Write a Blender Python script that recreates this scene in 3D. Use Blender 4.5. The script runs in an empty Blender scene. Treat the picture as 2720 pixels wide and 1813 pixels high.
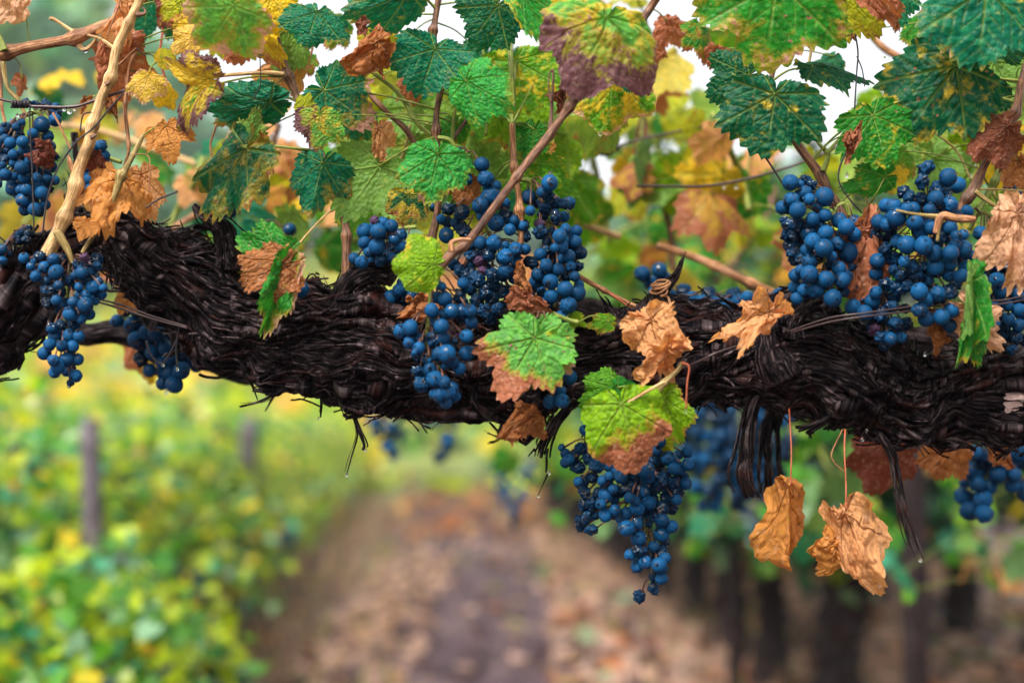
import bpy, math, random
import numpy as np
from mathutils import Vector, Matrix
rng = np.random.default_rng(7)
random.seed(7)
sc = bpy.context.scene
COL = sc.collection

# ------------------------------------------------------------------ camera, sky, sun, exposure
CAM_Y, CAM_Z, PITCH = -1.2, 1.05, math.radians(2.9)
FPX = 50.0 / 36.0 * 2720.0
cam_d = bpy.data.cameras.new("camera")
cam_d.lens = 50; cam_d.sensor_width = 36; cam_d.clip_start = 0.05; cam_d.clip_end = 900
cam_d.dof.use_dof = True; cam_d.dof.focus_distance = 1.155; cam_d.dof.aperture_fstop = 2.7
cam = bpy.data.objects.new("camera", cam_d); COL.objects.link(cam)
cam.location = (0, CAM_Y, CAM_Z); cam.rotation_euler = (math.pi / 2 + PITCH, 0, 0)
sc.camera = cam

SUN_EL, SUN_AZ = math.radians(52), math.radians(212)
world = bpy.data.worlds.new("World"); sc.world = world; world.use_nodes = True
wn = world.node_tree; wn.nodes.clear()
sky = wn.nodes.new("ShaderNodeTexSky"); sky.sky_type = 'NISHITA'; sky.sun_disc = False
sky.sun_elevation = SUN_EL; sky.sun_rotation = SUN_AZ
sky.air_density = 1.0; sky.dust_density = 4.0; sky.ozone_density = 1.0
hs = wn.nodes.new("ShaderNodeHueSaturation"); hs.inputs['Saturation'].default_value = 0.14; hs.inputs['Value'].default_value = 1.35
bg = wn.nodes.new("ShaderNodeBackground"); bg.inputs['Strength'].default_value = 0.10
wo = wn.nodes.new("ShaderNodeOutputWorld")
wn.links.new(sky.outputs[0], hs.inputs['Color']); wn.links.new(hs.outputs[0], bg.inputs['Color'])
wn.links.new(bg.outputs[0], wo.inputs['Surface'])
sl = bpy.data.lights.new("sun", 'SUN'); sl.energy = 1.5; sl.angle = math.radians(11); sl.color = (1.0, 0.97, 0.92)
sun = bpy.data.objects.new("sun", sl); COL.objects.link(sun)
# veiled sun high behind the viewer's shoulder
_d = Vector((math.sin(SUN_AZ) * math.cos(SUN_EL), math.cos(SUN_AZ) * math.cos(SUN_EL), math.sin(SUN_EL)))
sun.rotation_euler = _d.to_track_quat('Z', 'Y').to_euler()
sc.view_settings.view_transform = 'Standard'; sc.view_settings.look = 'None'
sc.view_settings.gamma = 1.0; sc.view_settings.use_curve_mapping = False
sc.view_settings.exposure = 1.4
sc.cycles.use_denoising = True
sc.cycles.max_bounces = 8; sc.cycles.diffuse_bounces = 3; sc.cycles.glossy_bounces = 3
sc.cycles.transmission_bounces = 6; sc.cycles.transparent_max_bounces = 6
sc.cycles.sample_clamp_indirect = 4.0; sc.cycles.caustics_refractive = False; sc.cycles.caustics_reflective = False

# ------------------------------------------------------------------ helpers
CP, SP = math.cos(PITCH), math.sin(PITCH)
def P(px, py, y=0.0):
    a = (px - 1360.0) / FPX; b = (906.5 - py) / FPX
    dx, dy, dz = a, CP - b * SP, SP + b * CP
    t = (y - CAM_Y) / dy
    return np.array([dx * t, y, CAM_Z + dz * t])
def S(y=0.0):
    return (y - CAM_Y) / FPX / CP

def _hash(i, j, k, seed):
    h = (i * 374761393 + j * 668265263 + k * 2147483647 + seed * 1274126177) & 0xFFFFFFFF
    h = ((h ^ (h >> 13)) * 1274126177) & 0xFFFFFFFF
    return ((h ^ (h >> 16)) & 0xFFFF) / 32767.5 - 1.0
def vn(p, seed=0):
    p = np.asarray(p, float); f = np.floor(p); t = p - f; i = f.astype(np.int64)
    t = t * t * t * (t * (t * 6 - 15) + 10)
    o = 0
    for a in (0, 1):
        wa = t[..., 0] if a else 1 - t[..., 0]
        for b in (0, 1):
            wb = t[..., 1] if b else 1 - t[..., 1]
            for c in (0, 1):
                wc = t[..., 2] if c else 1 - t[..., 2]
                o = o + wa * wb * wc * _hash(i[..., 0] + a, i[..., 1] + b, i[..., 2] + c, seed)
    return o
def fbm(p, n=3, seed=0):
    o = 0; a = 1.0; p = np.asarray(p, float)
    for q in range(n):
        o = o + a * vn(p, seed + q * 17); p = p * 2.03 + 5.1; a *= 0.5
    return o

def obj(name, me, parent=None, **props):
    o = bpy.data.objects.new(name, me); COL.objects.link(o)
    if parent is not None: o.parent = parent
    for k, v in props.items():
        if v is not None: o[k] = v
    return o
def mesh(name, V, F, mat=None, smooth=True, attrs=None):
    V = np.asarray(V, np.float32); F = np.asarray(F, np.int32)
    me = bpy.data.meshes.new(name); n = F.shape[1]
    me.vertices.add(len(V)); me.vertices.foreach_set('co', V.ravel())
    me.loops.add(F.size); me.loops.foreach_set('vertex_index', F.ravel())
    me.polygons.add(len(F))
    me.polygons.foreach_set('loop_start', np.arange(0, F.size, n, dtype=np.int32))
    try: me.polygons.foreach_set('loop_total', np.full(len(F), n, np.int32))
    except Exception: pass
    if mat: me.materials.append(mat)
    for k, (t, d) in (attrs or {}).items():
        a = me.attributes.new(k, t, 'POINT')
        d = np.asarray(d, np.float32)
        if t == 'FLOAT': a.data.foreach_set('value', d.ravel())
        elif t == 'FLOAT_VECTOR': a.data.foreach_set('vector', d.ravel())
        elif t == 'FLOAT_COLOR':
            if d.shape[1] == 3: d = np.hstack([d, np.ones((len(d), 1), np.float32)])
            a.data.foreach_set('color', d.ravel())
    me.update(calc_edges=True)
    if smooth: me.polygons.foreach_set('use_smooth', np.ones(len(F), bool))
    return me
def gridF(nu, nv, wrap):
    u = np.arange(nu - 1)[:, None]; m = nv if wrap else nv - 1
    v = np.arange(m)[None, :]; v2 = (v + 1) % nv
    return np.stack([u * nv + v, u * nv + v2, (u + 1) * nv + v2, (u + 1) * nv + v], -1).reshape(-1, 4)
def spline(pts, n):
    p = np.asarray(pts, float)
    if len(p) == 2:
        t = np.linspace(0, 1, n)[:, None]; return p[0] * (1 - t) + p[1] * t
    q = np.vstack([2 * p[0] - p[1], p, 2 * p[-1] - p[-2]])
    u = np.linspace(0, len(p) - 1 - 1e-6, n); i = u.astype(int); t = (u - i)[:, None]
    a, b, c, d = q[i], q[i + 1], q[i + 2], q[i + 3]
    return 0.5 * ((2 * b) + (-a + c) * t + (2 * a - 5 * b + 4 * c - d) * t * t + (-a + 3 * b - 3 * c + d) * t ** 3)
def frames(c):
    t = np.gradient(c, axis=0); t /= np.linalg.norm(t, axis=1)[:, None] + 1e-12
    ref = np.array([0, -1.0, 0.02]); n1 = ref - t * (t @ ref)[:, None]
    ln = np.linalg.norm(n1, axis=1)[:, None]
    n1 = np.where(ln < 1e-3, np.array([1.0, 0, 0]), n1 / (ln + 1e-12)); n2 = np.cross(t, n1)
    return t, n1, n2
def tubeVF(pts, rad, seg=8, n=None, rough=0.0, seed=0, nodes=None, cap=True):
    """pts world points, rad list"""
    n = n or max(8, len(pts) * 6)
    c4 = spline(np.hstack([np.asarray(pts, float), np.asarray(rad, float)[:, None]]), n)
    c, r = c4[:, :3], np.maximum(c4[:, 3], 1e-5)
    t, n1, n2 = frames(c)
    ph = np.linspace(0, 2 * np.pi, seg, endpoint=False)
    L = np.concatenate([[0], np.cumsum(np.linalg.norm(np.diff(c, axis=0), axis=1))])
    R = np.repeat(r[:, None], seg, 1)
    if nodes:
        for s in nodes:
            R = R * (1 + 0.42 * np.exp(-((L[:, None] - s * L[-1]) / (1.1 * r[:, None])) ** 2))
    if rough:
        q = np.stack([np.repeat(L[:, None] * 60, seg, 1), np.cos(ph)[None] * 2.0 + 0 * R, np.sin(ph)[None] * 2.0 + 0 * R], -1)
        R = R * (1 + rough * fbm(q, 3, seed))
    V = c[:, None] + n1[:, None] * (np.cos(ph)[None, :, None] * R[..., None]) + n2[:, None] * (np.sin(ph)[None, :, None] * R[..., None])
    V = V.reshape(-1, 3); F = gridF(n, seg, True)
    flat = np.stack([np.repeat(L[:, None], seg, 1), np.cos(ph)[None] * r[:, None], np.sin(ph)[None] * r[:, None]], -1).reshape(-1, 3)
    if cap:
        V = np.vstack([V, c[:1], c[-1:]]); a = len(V) - 2; flat = np.vstack([flat, flat[:1], flat[-1:]])
        j = np.arange(seg); j2 = (j + 1) % seg
        F = np.vstack([F, np.stack([j2, j, np.full(seg, a), np.full(seg, a)], 1),
                       np.stack([(n - 1) * seg + j, (n - 1) * seg + j2, np.full(seg, a + 1), np.full(seg, a + 1)], 1)])
    return V, F, flat
def fixq(F):
    return F
class MB:
    def __init__(s): s.V = []; s.F = []; s.A = []; s.n = 0
    def add(s, V, F, A=None):
        s.V.append(V); s.F.append(np.asarray(F) + s.n); s.n += len(V)
        s.A.append(A if A is not None else np.zeros((len(V), 3)))
    def tris(s):
        out = []
        for F in s.F:
            if F.shape[1] == 3: out.append(F)
            else:
                a = F[:, [0, 1, 2]]; b = F[:, [0, 2, 3]]; b = b[b[:, 1] != b[:, 2]]
                out += [a, b]
        return np.vstack(out)
    def build(s, name, mat, parent=None, attr='flat', atype='FLOAT_VECTOR', smooth=True, **props):
        me = mesh(name, np.vstack(s.V), s.tris(), mat, smooth, {attr: (atype, np.vstack(s.A))})
        return obj(name, me, parent, **props)
def tube(name, pts, rad, mat, parent=None, seg=8, n=None, rough=0.0, nodes=None, seed=0, **props):
    m = MB(); m.add(*tubeVF(pts, rad, seg, n, rough, seed, nodes)); return m.build(name, mat, parent, **props)

# ------------------------------------------------------------------ materials
def newmat(name):
    m = bpy.data.materials.new(name); m.use_nodes = True; nt = m.node_tree; nt.nodes.clear()
    return m, nt
def N(nt, t, **kw):
    n = nt.nodes.new('ShaderNode' + t)
    for k, v in kw.items():
        if k in n.inputs: n.inputs[k].default_value = v
        else: setattr(n, k, v)
    return n
def math_(nt, op, a, b=None, c=None, clamp=False):
    n = nt.nodes.new('ShaderNodeMath'); n.operation = op; n.use_clamp = clamp
    for i, v in enumerate((a, b, c)):
        if v is None: continue
        if isinstance(v, (int, float)): n.inputs[i].default_value = v
        else: nt.links.new(v, n.inputs[i])
    return n.outputs[0]
def mixc(nt, f, a, b, mode='MIX'):
    n = nt.nodes.new('ShaderNodeMix'); n.data_type = 'RGBA'; n.blend_type = mode
    for s, v in ((n.inputs[0], f), (n.inputs[6], a), (n.inputs[7], b)):
        if isinstance(v, (int, float)): s.default_value = v
        elif isinstance(v, tuple): s.default_value = (*v, 1)
        else: nt.links.new(v, s)
    return n.outputs[2]
def sstep(nt, v, a, b):
    n = nt.nodes.new('ShaderNodeMapRange'); n.interpolation_type = 'SMOOTHSTEP'
    n.inputs[1].default_value = a; n.inputs[2].default_value = b
    nt.links.new(v, n.inputs[0]); return n.outputs[0]
def attr(nt, name):
    n = nt.nodes.new('ShaderNodeAttribute'); n.attribute_name = name; return n
def noise(nt, vec, scale, detail=3, rough=0.55, dist=0.0):
    n = N(nt, 'TexNoise'); n.inputs['Scale'].default_value = scale; n.inputs['Detail'].default_value = detail
    n.inputs['Roughness'].default_value = rough; n.inputs['Distortion'].default_value = dist
    if vec is not None: nt.links.new(vec, n.inputs['Vector'])
    return n.outputs['Fac']
def out(nt, sh):
    o = nt.nodes.new('ShaderNodeOutputMaterial'); nt.links.new(sh, o.inputs['Surface'])
def bump(nt, h, strength, dist):
    b = N(nt, 'Bump'); b.inputs['Strength'].default_value = strength; b.inputs['Distance'].default_value = dist
    nt.links.new(h, b.inputs['Height']); return b.outputs[0]

def leaf_material():
    m, nt = newmat('vine_leaf_surface'); L = nt.links
    fl = attr(nt, 'flat').outputs['Vector']; g = attr(nt, 'gcol').outputs['Color']; bc = attr(nt, 'bcol').outputs['Color']
    br = attr(nt, 'brn').outputs['Fac']; ye = attr(nt, 'yel').outputs['Fac']; ve = attr(nt, 'vein').outputs['Fac']
    sp = attr(nt, 'spot').outputs['Fac']
    big = noise(nt, fl, 3.1, 6, 0.62, 0.4); mid = noise(nt, fl, 9, 4, 0.6); fin = noise(nt, fl, 40, 3, 0.6)
    # green with mottling
    dk = mixc(nt, 1.0, g, (0.68, 0.74, 0.85), 'MULTIPLY'); lt = mixc(nt, 1.0, g, (1.3, 1.22, 0.95), 'MULTIPLY')
    c = mixc(nt, sstep(nt, mid, 0.35, 0.65), dk, lt)
    c = mixc(nt, math_(nt, 'MULTIPLY', sstep(nt, fin, 0.4, 0.7), 0.35), c, g)
    # yellow zones
    ym = sstep(nt, math_(nt, 'ADD', math_(nt, 'MULTIPLY', big, 0.65), math_(nt, 'ADD', math_(nt, 'MULTIPLY', mid, 0.2), math_(nt, 'SUBTRACT', ye, math_(nt, 'MULTIPLY', ve, 0.08)))), 0.50, 0.64)
    ycol = mixc(nt, fin, (0.62, 0.36, 0.01), (0.75, 0.52, 0.04))
    c = mixc(nt, ym, c, ycol)
    # veins paler
    vcol = mixc(nt, 0.7, c, (0.42, 0.55, 0.14))
    c = mixc(nt, math_(nt, 'MULTIPLY', ve, 0.75), c, vcol)
    # brown / dead zones
    bsum = math_(nt, 'ADD', math_(nt, 'ADD', math_(nt, 'MULTIPLY', big, 0.8), math_(nt, 'MULTIPLY', fin, 0.22)), math_(nt, 'SUBTRACT', br, math_(nt, 'MULTIPLY', ve, 0.05)))
    rim = sstep(nt, bsum, 0.61, 0.75); bm = sstep(nt, bsum, 0.72, 0.80)
    c = mixc(nt, math_(nt, 'MULTIPLY', rim, 0.75), c, mixc(nt, mid, (0.5, 0.3, 0.02), (0.3, 0.25, 0.03)))
    bdk = mixc(nt, 1.0, bc, (0.42, 0.32, 0.3), 'MULTIPLY')
    big2 = noise(nt, fl, 6.5, 6, 0.7, 0.8)
    bcol = mixc(nt, sstep(nt, big2, 0.53, 0.66), bc, bdk)
    bcol = mixc(nt, sstep(nt, noise(nt, fl, 14, 5, 0.7, 1.0), 0.54, 0.68), bcol, mixc(nt, 0.55, bc, (0.62, 0.46, 0.33)))
    bcol = mixc(nt, math_(nt, 'MULTIPLY', sstep(nt, fin, 0.45, 0.7), 0.4), bcol, mixc(nt, 1.0, bc, (1.35, 1.3, 1.35), 'MULTIPLY'))
    bvein = mixc(nt, 0.55, bcol, (0.10, 0.03, 0.012))
    bcol = mixc(nt, ve, bcol, bvein)
    c = mixc(nt, bm, c, bcol)
    # small dead specks
    vo = N(nt, 'TexVoronoi'); vo.inputs['Scale'].default_value = 11; L.new(fl, vo.inputs['Vector'])
    sm = sstep(nt, math_(nt, 'ADD', vo.outputs['Distance'], math_(nt, 'MULTIPLY', fin, 0.25)), 0.22, 0.12)
    gate = sstep(nt, math_(nt, 'ADD', mid, sp), 0.98, 1.06)
    c = mixc(nt, math_(nt, 'MULTIPLY', math_(nt, 'SUBTRACT', 1.0, sstep(nt, math_(nt, 'ADD', math_(nt, 'ADD', vo.outputs['Distance'], math_(nt, 'MULTIPLY', math_(nt, 'SUBTRACT', 0.62, big2), 1.6)), math_(nt, 'MULTIPLY', fin, 0.3)), 0.36, 0.46)), gate), c, mixc(nt, big, (0.10, 0.03, 0.03), (0.5, 0.24, 0.16)))
    geo = N(nt, 'NewGeometry')
    pale = mixc(nt, 0.45, c, (0.22, 0.3, 0.09))
    cb = mixc(nt, math_(nt, 'MULTIPLY', geo.outputs['Backfacing'], math_(nt, 'SUBTRACT', 1.0, bm)), c, pale)
    q = N(nt, 'TexVoronoi'); q.feature = 'SMOOTH_F1'; q.inputs['Scale'].default_value = 17; L.new(fl, q.inputs['Vector'])
    h = math_(nt, 'ADD', math_(nt, 'MULTIPLY', q.outputs['Distance'], -1.3), math_(nt, 'ADD', math_(nt, 'MULTIPLY', ve, -0.35), math_(nt, 'MULTIPLY', fin, 0.35)))
    nb = bump(nt, h, 0.75, 0.0016)
    p = N(nt, 'BsdfPrincipled'); L.new(cb, p.inputs['Base Color']); L.new(nb, p.inputs['Normal'])
    rg = math_(nt, 'ADD', math_(nt, 'MULTIPLY', mid, 0.25), math_(nt, 'MULTIPLY', bm, 0.12)); L.new(math_(nt, 'ADD', rg, 0.24), p.inputs['Roughness'])
    p.inputs['Specular IOR Level'].default_value = 0.16
    tr = N(nt, 'BsdfTranslucent'); L.new(mixc(nt, 1.0, cb, (1.5, 1.35, 0.7), 'MULTIPLY'), tr.inputs['Color'])
    mx = N(nt, 'MixShader'); mx.inputs[0].default_value = 0.38; L.new(p.outputs[0], mx.inputs[1]); L.new(tr.outputs[0], mx.inputs[2])
    out(nt, mx.outputs[0]); return m
LEAF = leaf_material()

def tint_leaf_material():
    m, nt = newmat('distant_leaf_surface'); L = nt.links
    c = attr(nt, 'tint').outputs['Color']
    p = N(nt, 'BsdfPrincipled', Roughness=0.32); L.new(c, p.inputs['Base Color'])
    tr = N(nt, 'BsdfTranslucent'); L.new(mixc(nt, 1.0, c, (1.5, 1.4, 0.7), 'MULTIPLY'), tr.inputs['Color'])
    mx = N(nt, 'MixShader'); mx.inputs[0].default_value = 0.5; L.new(p.outputs[0], mx.inputs[1]); L.new(tr.outputs[0], mx.inputs[2])
    out(nt, mx.outputs[0]); return m
TINT = tint_leaf_material()

def bark_material(name, dark, light, red, wet=0.32):
    m, nt = newmat(name); L = nt.links
    fl = attr(nt, 'flat').outputs['Vector']
    mp = N(nt, 'Mapping'); mp.inputs['Scale'].default_value = (1, 9, 9); L.new(fl, mp.inputs['Vector'])
    f1 = noise(nt, mp.outputs[0], 55, 7, 0.7, 0.6); f2 = noise(nt, mp.outputs[0], 16, 5, 0.6, 1.0)
    f3 = noise(nt, fl, 22, 4, 0.6); f4 = noise(nt, fl, 14, 3, 0.5, 0.5)
    c = mixc(nt, sstep(nt, f1, 0.44, 0.72), dark, light)
    c = mixc(nt, math_(nt, 'MULTIPLY', sstep(nt, f2, 0.6, 0.7), 0.5), c, tuple(x * 0.4 for x in dark))
    c = mixc(nt, math_(nt, 'MULTIPLY', sstep(nt, f3, 0.54, 0.66), 0.6), c, red)
    c = mixc(nt, math_(nt, 'MULTIPLY', sstep(nt, math_(nt, 'ADD', f4, math_(nt, 'MULTIPLY', f1, 0.2)), 0.78, 0.82), 0.5), c, (0.12, 0.09, 0.08))
    p = N(nt, 'BsdfPrincipled'); L.new(c, p.inputs['Base Color'])
    L.new(math_(nt, 'ADD', math_(nt, 'MULTIPLY', f2, 0.45), wet - 0.15), p.inputs['Roughness'])
    L.new(math_(nt, 'MULTIPLY_ADD', sstep(nt, f1, 0.5, 0.7), 0.75, 0.06), p.inputs['Specular IOR Level'])
    L.new(bump(nt, math_(nt, 'ADD', f1, math_(nt, 'MULTIPLY', f2, 0.7)), 1.0, 0.0042), p.inputs['Normal'])
    out(nt, p.outputs[0]); return m
BARK = bark_material('wet_dark_bark', (0.003, 0.002, 0.003), (0.10, 0.062, 0.060), (0.055, 0.017, 0.012))
BARK_OLD = bark_material('weathered_bark', (0.035, 0.025, 0.022), (0.13, 0.09, 0.07), (0.09, 0.03, 0.02), 0.45)

def cane_material(name, a, b, spotc=(0.04, 0.018, 0.012), rough=0.38, spots=0.5):
    m, nt = newmat(name); L = nt.links
    fl = attr(nt, 'flat').outputs['Vector']
    mp = N(nt, 'Mapping'); mp.inputs['Scale'].default_value = (1, 14, 14); L.new(fl, mp.inputs['Vector'])
    f1 = noise(nt, mp.outputs[0], 70, 5, 0.6, 0.3); f2 = noise(nt, fl, 60, 4, 0.6); f3 = noise(nt, fl, 420, 2, 0.5)
    c = mixc(nt, sstep(nt, f1, 0.40, 0.60), a, b)
    c = mixc(nt, math_(nt, 'MULTIPLY', sstep(nt, f2, 0.5, 0.66), 0.6), c, tuple(x * 0.4 for x in a))
    c = mixc(nt, math_(nt, 'MULTIPLY', sstep(nt, f3, 0.64, 0.7), spots), c, spotc)
    p = N(nt, 'BsdfPrincipled', Roughness=rough); L.new(c, p.inputs['Base Color'])
    p.inputs['Specular IOR Level'].default_value = 0.3
    L.new(bump(nt, f1, 0.8, 0.0014), p.inputs['Normal'])
    out(nt, p.outputs[0]); return m
CANE = {
    'tan': cane_material('pale_tan_cane', (0.38, 0.20, 0.065), (0.70, 0.46, 0.21)),
    'orange': cane_material('orange_brown_cane', (0.20, 0.07, 0.022), (0.48, 0.23, 0.10)),
    'brown': cane_material('red_brown_cane', (0.070, 0.026, 0.014), (0.27, 0.125, 0.062)),
    'dark': cane_material('dark_brown_cane', (0.07, 0.03, 0.022), (0.2, 0.09, 0.055)),
    'olive': cane_material('olive_cane', (0.20, 0.13, 0.03), (0.38, 0.27, 0.10)),
    'green': cane_material('green_stalk', (0.12, 0.16, 0.02), (0.27, 0.30, 0.05), spots=0.25),
    'red': cane_material('red_stalk', (0.28, 0.05, 0.02), (0.42, 0.12, 0.05), spots=0.2),
    'black': cane_material('dead_black_tendril', (0.012, 0.009, 0.010), (0.035, 0.026, 0.03), rough=0.3, spots=0.1),
}
def wire_material():
    m, nt = newmat('rusty_wire'); L = nt.links
    fl = attr(nt, 'flat').outputs['Vector']; f = noise(nt, fl, 300, 4, 0.6)
    p = N(nt, 'BsdfPrincipled', Roughness=0.35, Metallic=0.35)
    L.new(mixc(nt, f, (0.02, 0.014, 0.016), (0.09, 0.05, 0.045)), p.inputs['Base Color'])
    L.new(bump(nt, f, 0.5, 0.0006), p.inputs['Normal']); out(nt, p.outputs[0]); return m
WIRE = wire_material()

def grape_material(name, bloom, skin, amt):
    m, nt = newmat(name); L = nt.links
    tc = N(nt, 'TexCoord'); oi = N(nt, 'ObjectInfo')
    vm = N(nt, 'VectorMath'); vm.operation = 'MULTIPLY_ADD'; cb = N(nt, 'CombineXYZ')
    for i in range(3): L.new(oi.outputs['Random'], cb.inputs[i])
    L.new(cb.outputs[0], vm.inputs[0]); vm.inputs[1].default_value = (91, 37, 53); L.new(tc.outputs['Object'], vm.inputs[2])
    v = vm.outputs[0]
    n1 = noise(nt, v, 1.1, 6, 0.6, 0.8); n2 = noise(nt, v, 2.6, 8, 0.75, 1.6); n3 = noise(nt, v, 14, 3, 0.6)
    mp = N(nt, 'Mapping'); mp.inputs['Scale'].default_value = (7, 7, 0.9); mp.inputs['Rotation'].default_value = (0.5, 0.4, 0.3); L.new(v, mp.inputs['Vector'])
    scr = noise(nt, mp.outputs[0], 1.2, 4, 0.7, 0.5)
    wipe = math_(nt, 'MAXIMUM', sstep(nt, n1, 0.58 + amt, 0.66 + amt), math_(nt, 'MAXIMUM', sstep(nt, n2, 0.63, 0.67), sstep(nt, scr, 0.68, 0.72)))
    b2 = mixc(nt, sstep(nt, n3, 0.35, 0.7), tuple(x * 0.72 for x in bloom), tuple(min(1, x * 1.25) for x in bloom))
    b2 = mixc(nt, math_(nt, 'MULTIPLY', oi.outputs['Random'], 0.85), b2, tuple(x * 0.4 for x in bloom))
    c = mixc(nt, math_(nt, 'MULTIPLY', wipe, 0.9), b2, skin)
    p = N(nt, 'BsdfPrincipled'); L.new(c, p.inputs['Base Color'])
    r = N(nt, 'MapRange'); L.new(wipe, r.inputs[0]); r.inputs[3].default_value = 0.5; r.inputs[4].default_value = 0.12; L.new(r.outputs[0], p.inputs['Roughness'])
    L.new(math_(nt, 'MULTIPLY_ADD', wipe, 0.6, 0.1), p.inputs['Specular IOR Level'])
    L.new(bump(nt, math_(nt, 'ADD', n3, math_(nt, 'MULTIPLY', wipe, -0.5)), 0.25, 0.0006), p.inputs['Normal'])
    out(nt, p.outputs[0]); return m
GM = {'b': grape_material('blue_bloomed_grape', (0.006, 0.078, 0.20), (0.001, 0.004, 0.012), -0.02),
      'w': grape_material('shrivelled_grape_skin', (0.003, 0.036, 0.092), (0.001, 0.004, 0.012), -0.06),
      'p': grape_material('purple_dried_grape', (0.085, 0.04, 0.085), (0.02, 0.008, 0.02), 0.0)}
def water_material():
    m, nt = newmat('water_drop_surface')
    p = N(nt, 'BsdfPrincipled', Roughness=0.02, IOR=1.33); p.inputs['Transmission Weight'].default_value = 1.0
    p.inputs['Base Color'].default_value = (1, 1, 1, 1); out(nt, p.outputs[0]); return m
WATER = water_material()

# ------------------------------------------------------------------ ground and far country
def hill_h(x, y):
    d = np.maximum(y - 16, 0)
    left = 1 / (1 + np.exp((x - 2) / 9.0))
    return 0.145 * d * (0.35 + 0.65 * left) * np.clip(1.25 - d / 260, 0.3, 1) + 0.5 * vn(np.stack([x * 0.05, y * 0.05, 0 * x], -1), 3) * np.clip(d / 20, 0, 1) * 2
def soil_material():
    m, nt = newmat('path_soil_and_turf'); L = nt.links
    ge = N(nt, 'NewGeometry'); v = ge.outputs['Position']; sx = N(nt, 'SeparateXYZ'); L.new(v, sx.inputs[0])
    n1 = noise(nt, v, 1.6, 6, 0.65); n2 = noise(nt, v, 9, 5, 0.7); n3 = noise(nt, v, 34, 3, 0.6)
    soil = mixc(nt, sstep(nt, n2, 0.35, 0.65), (0.026, 0.012, 0.018), (0.10, 0.052, 0.066))
    straw = mixc(nt, sstep(nt, n3, 0.4, 0.62), (0.19, 0.115, 0.095), (0.38, 0.25, 0.20))
    c = mixc(nt, sstep(nt, math_(nt, 'ADD', n1, math_(nt, 'MULTIPLY', n3, 0.3)), 0.72, 0.82), soil, straw)
    c = mixc(nt, math_(nt, 'MULTIPLY', sstep(nt, n2, 0.6, 0.68), 0.25), c, (0.14, 0.20, 0.04))
    g = mixc(nt, n2, (0.13, 0.20, 0.03), (0.36, 0.38, 0.05)); g = mixc(nt, sstep(nt, n1, 0.45, 0.65), g, (0.13, 0.26, 0.08))
    far = sstep(nt, sx.outputs['Y'], 13, 22)
    c = mixc(nt, far, c, g)
    p = N(nt, 'BsdfPrincipled', Roughness=0.85); L.new(c, p.inputs['Base Color'])
    L.new(bump(nt, math_(nt, 'ADD', n2, n3), 0.8, 0.03), p.inputs['Normal']); out(nt, p.outputs[0]); return m
SOIL = soil_material()
u = np.linspace(0, 1, 150) ** 2.2 * 520 - 3; xx = np.sign(np.linspace(-1, 1, 161)) * np.abs(np.linspace(-1, 1, 161)) ** 2.2 * 420
Y, X = np.meshgrid(u, xx, indexing='ij')
Z = hill_h(X, Y) + 0.02 * vn(np.stack([X * 3, Y * 3, 0 * X], -1), 9)
obj('ground', mesh('ground', np.stack([X, Y, Z], -1).reshape(-1, 3), gridF(150, 161, False)[:, ::-1], SOIL), kind='structure')

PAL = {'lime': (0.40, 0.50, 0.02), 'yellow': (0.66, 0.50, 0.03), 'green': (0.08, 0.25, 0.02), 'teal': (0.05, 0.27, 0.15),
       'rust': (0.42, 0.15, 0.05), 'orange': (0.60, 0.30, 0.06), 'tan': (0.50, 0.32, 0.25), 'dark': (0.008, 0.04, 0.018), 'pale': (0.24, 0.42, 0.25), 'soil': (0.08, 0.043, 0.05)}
def mixpal(n, w, r):
    k = list(w); pr = np.array([w[i] for i in k], float); pr /= pr.sum()
    c = np.array([PAL[i] for i in k])[r.choice(len(k), n, p=pr)]
    return c * (0.7 + 0.6 * r.random((n, 1)))
def leaf_cloud(n, center, ext, size, w, r, shape='box', droop=0.5, zfun=None):
    """n folded six-point leaves through a volume"""
    c = np.asarray(center, float) + (r.random((n, 3)) * 2 - 1) * np.asarray(ext, float)
    if shape == 'ball':
        d = r.normal(size=(n, 3)); d /= np.linalg.norm(d, axis=1)[:, None]
        # clumped crown
        rad = r.random((n, 1)) ** 0.4; lump = 1 + 0.35 * fbm(d * 2.2 + np.asarray(center) * 0.37, 2, 5)[:, None]
        c = np.asarray(center, float) + d * rad * lump * np.asarray(ext, float)
    if zfun is not None: c[:, 2] += zfun(c[:, 0], c[:, 1])
    s = size * (0.55 + 0.75 * r.random(n))
    nrm = r.normal(size=(n, 3)); nrm[:, 2] = np.abs(nrm[:, 2]) + droop; nrm[:, 1] -= 0.5; nrm /= np.linalg.norm(nrm, axis=1)[:, None]
    t = r.normal(size=(n, 3)); t[:, 2] -= 0.8; t -= nrm * (t * nrm).sum(1)[:, None]; t /= np.linalg.norm(t, axis=1)[:, None]
    b = np.cross(nrm, t)
    base = np.array([[0, 0, 0], [0.55, -0.12, .1], [0.62, 0.45, .14], [0, 1.0, -.05], [-0.62, 0.45, .14], [-0.55, -0.12, .1]])
    V = c[:, None] + s[:, None, None] * (base[None, :, 0:1] * b[:, None] + base[None, :, 1:2] * t[:, None] + base[None, :, 2:3] * nrm[:, None])
    k = np.arange(n)[:, None] * 6
    F = np.concatenate([k + np.array([[0, 1, 2, 3]]), k + np.array([[0, 3, 4, 5]])])
    col = np.repeat(mixpal(n, w, r), 6, 0)
    return V.reshape(-1, 3), F, col
def crown(name, parent, parts, **props):
    V, F, C, n = [], [], [], 0
    for v, f, c in parts: V.append(v); F.append(f + n); C.append(c); n += len(v)
    me = mesh(name, np.vstack(V), np.vstack(F), TINT, False, {'tint': ('FLOAT_COLOR', np.vstack(C))})
    return obj(name, me, parent, **props)
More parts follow.
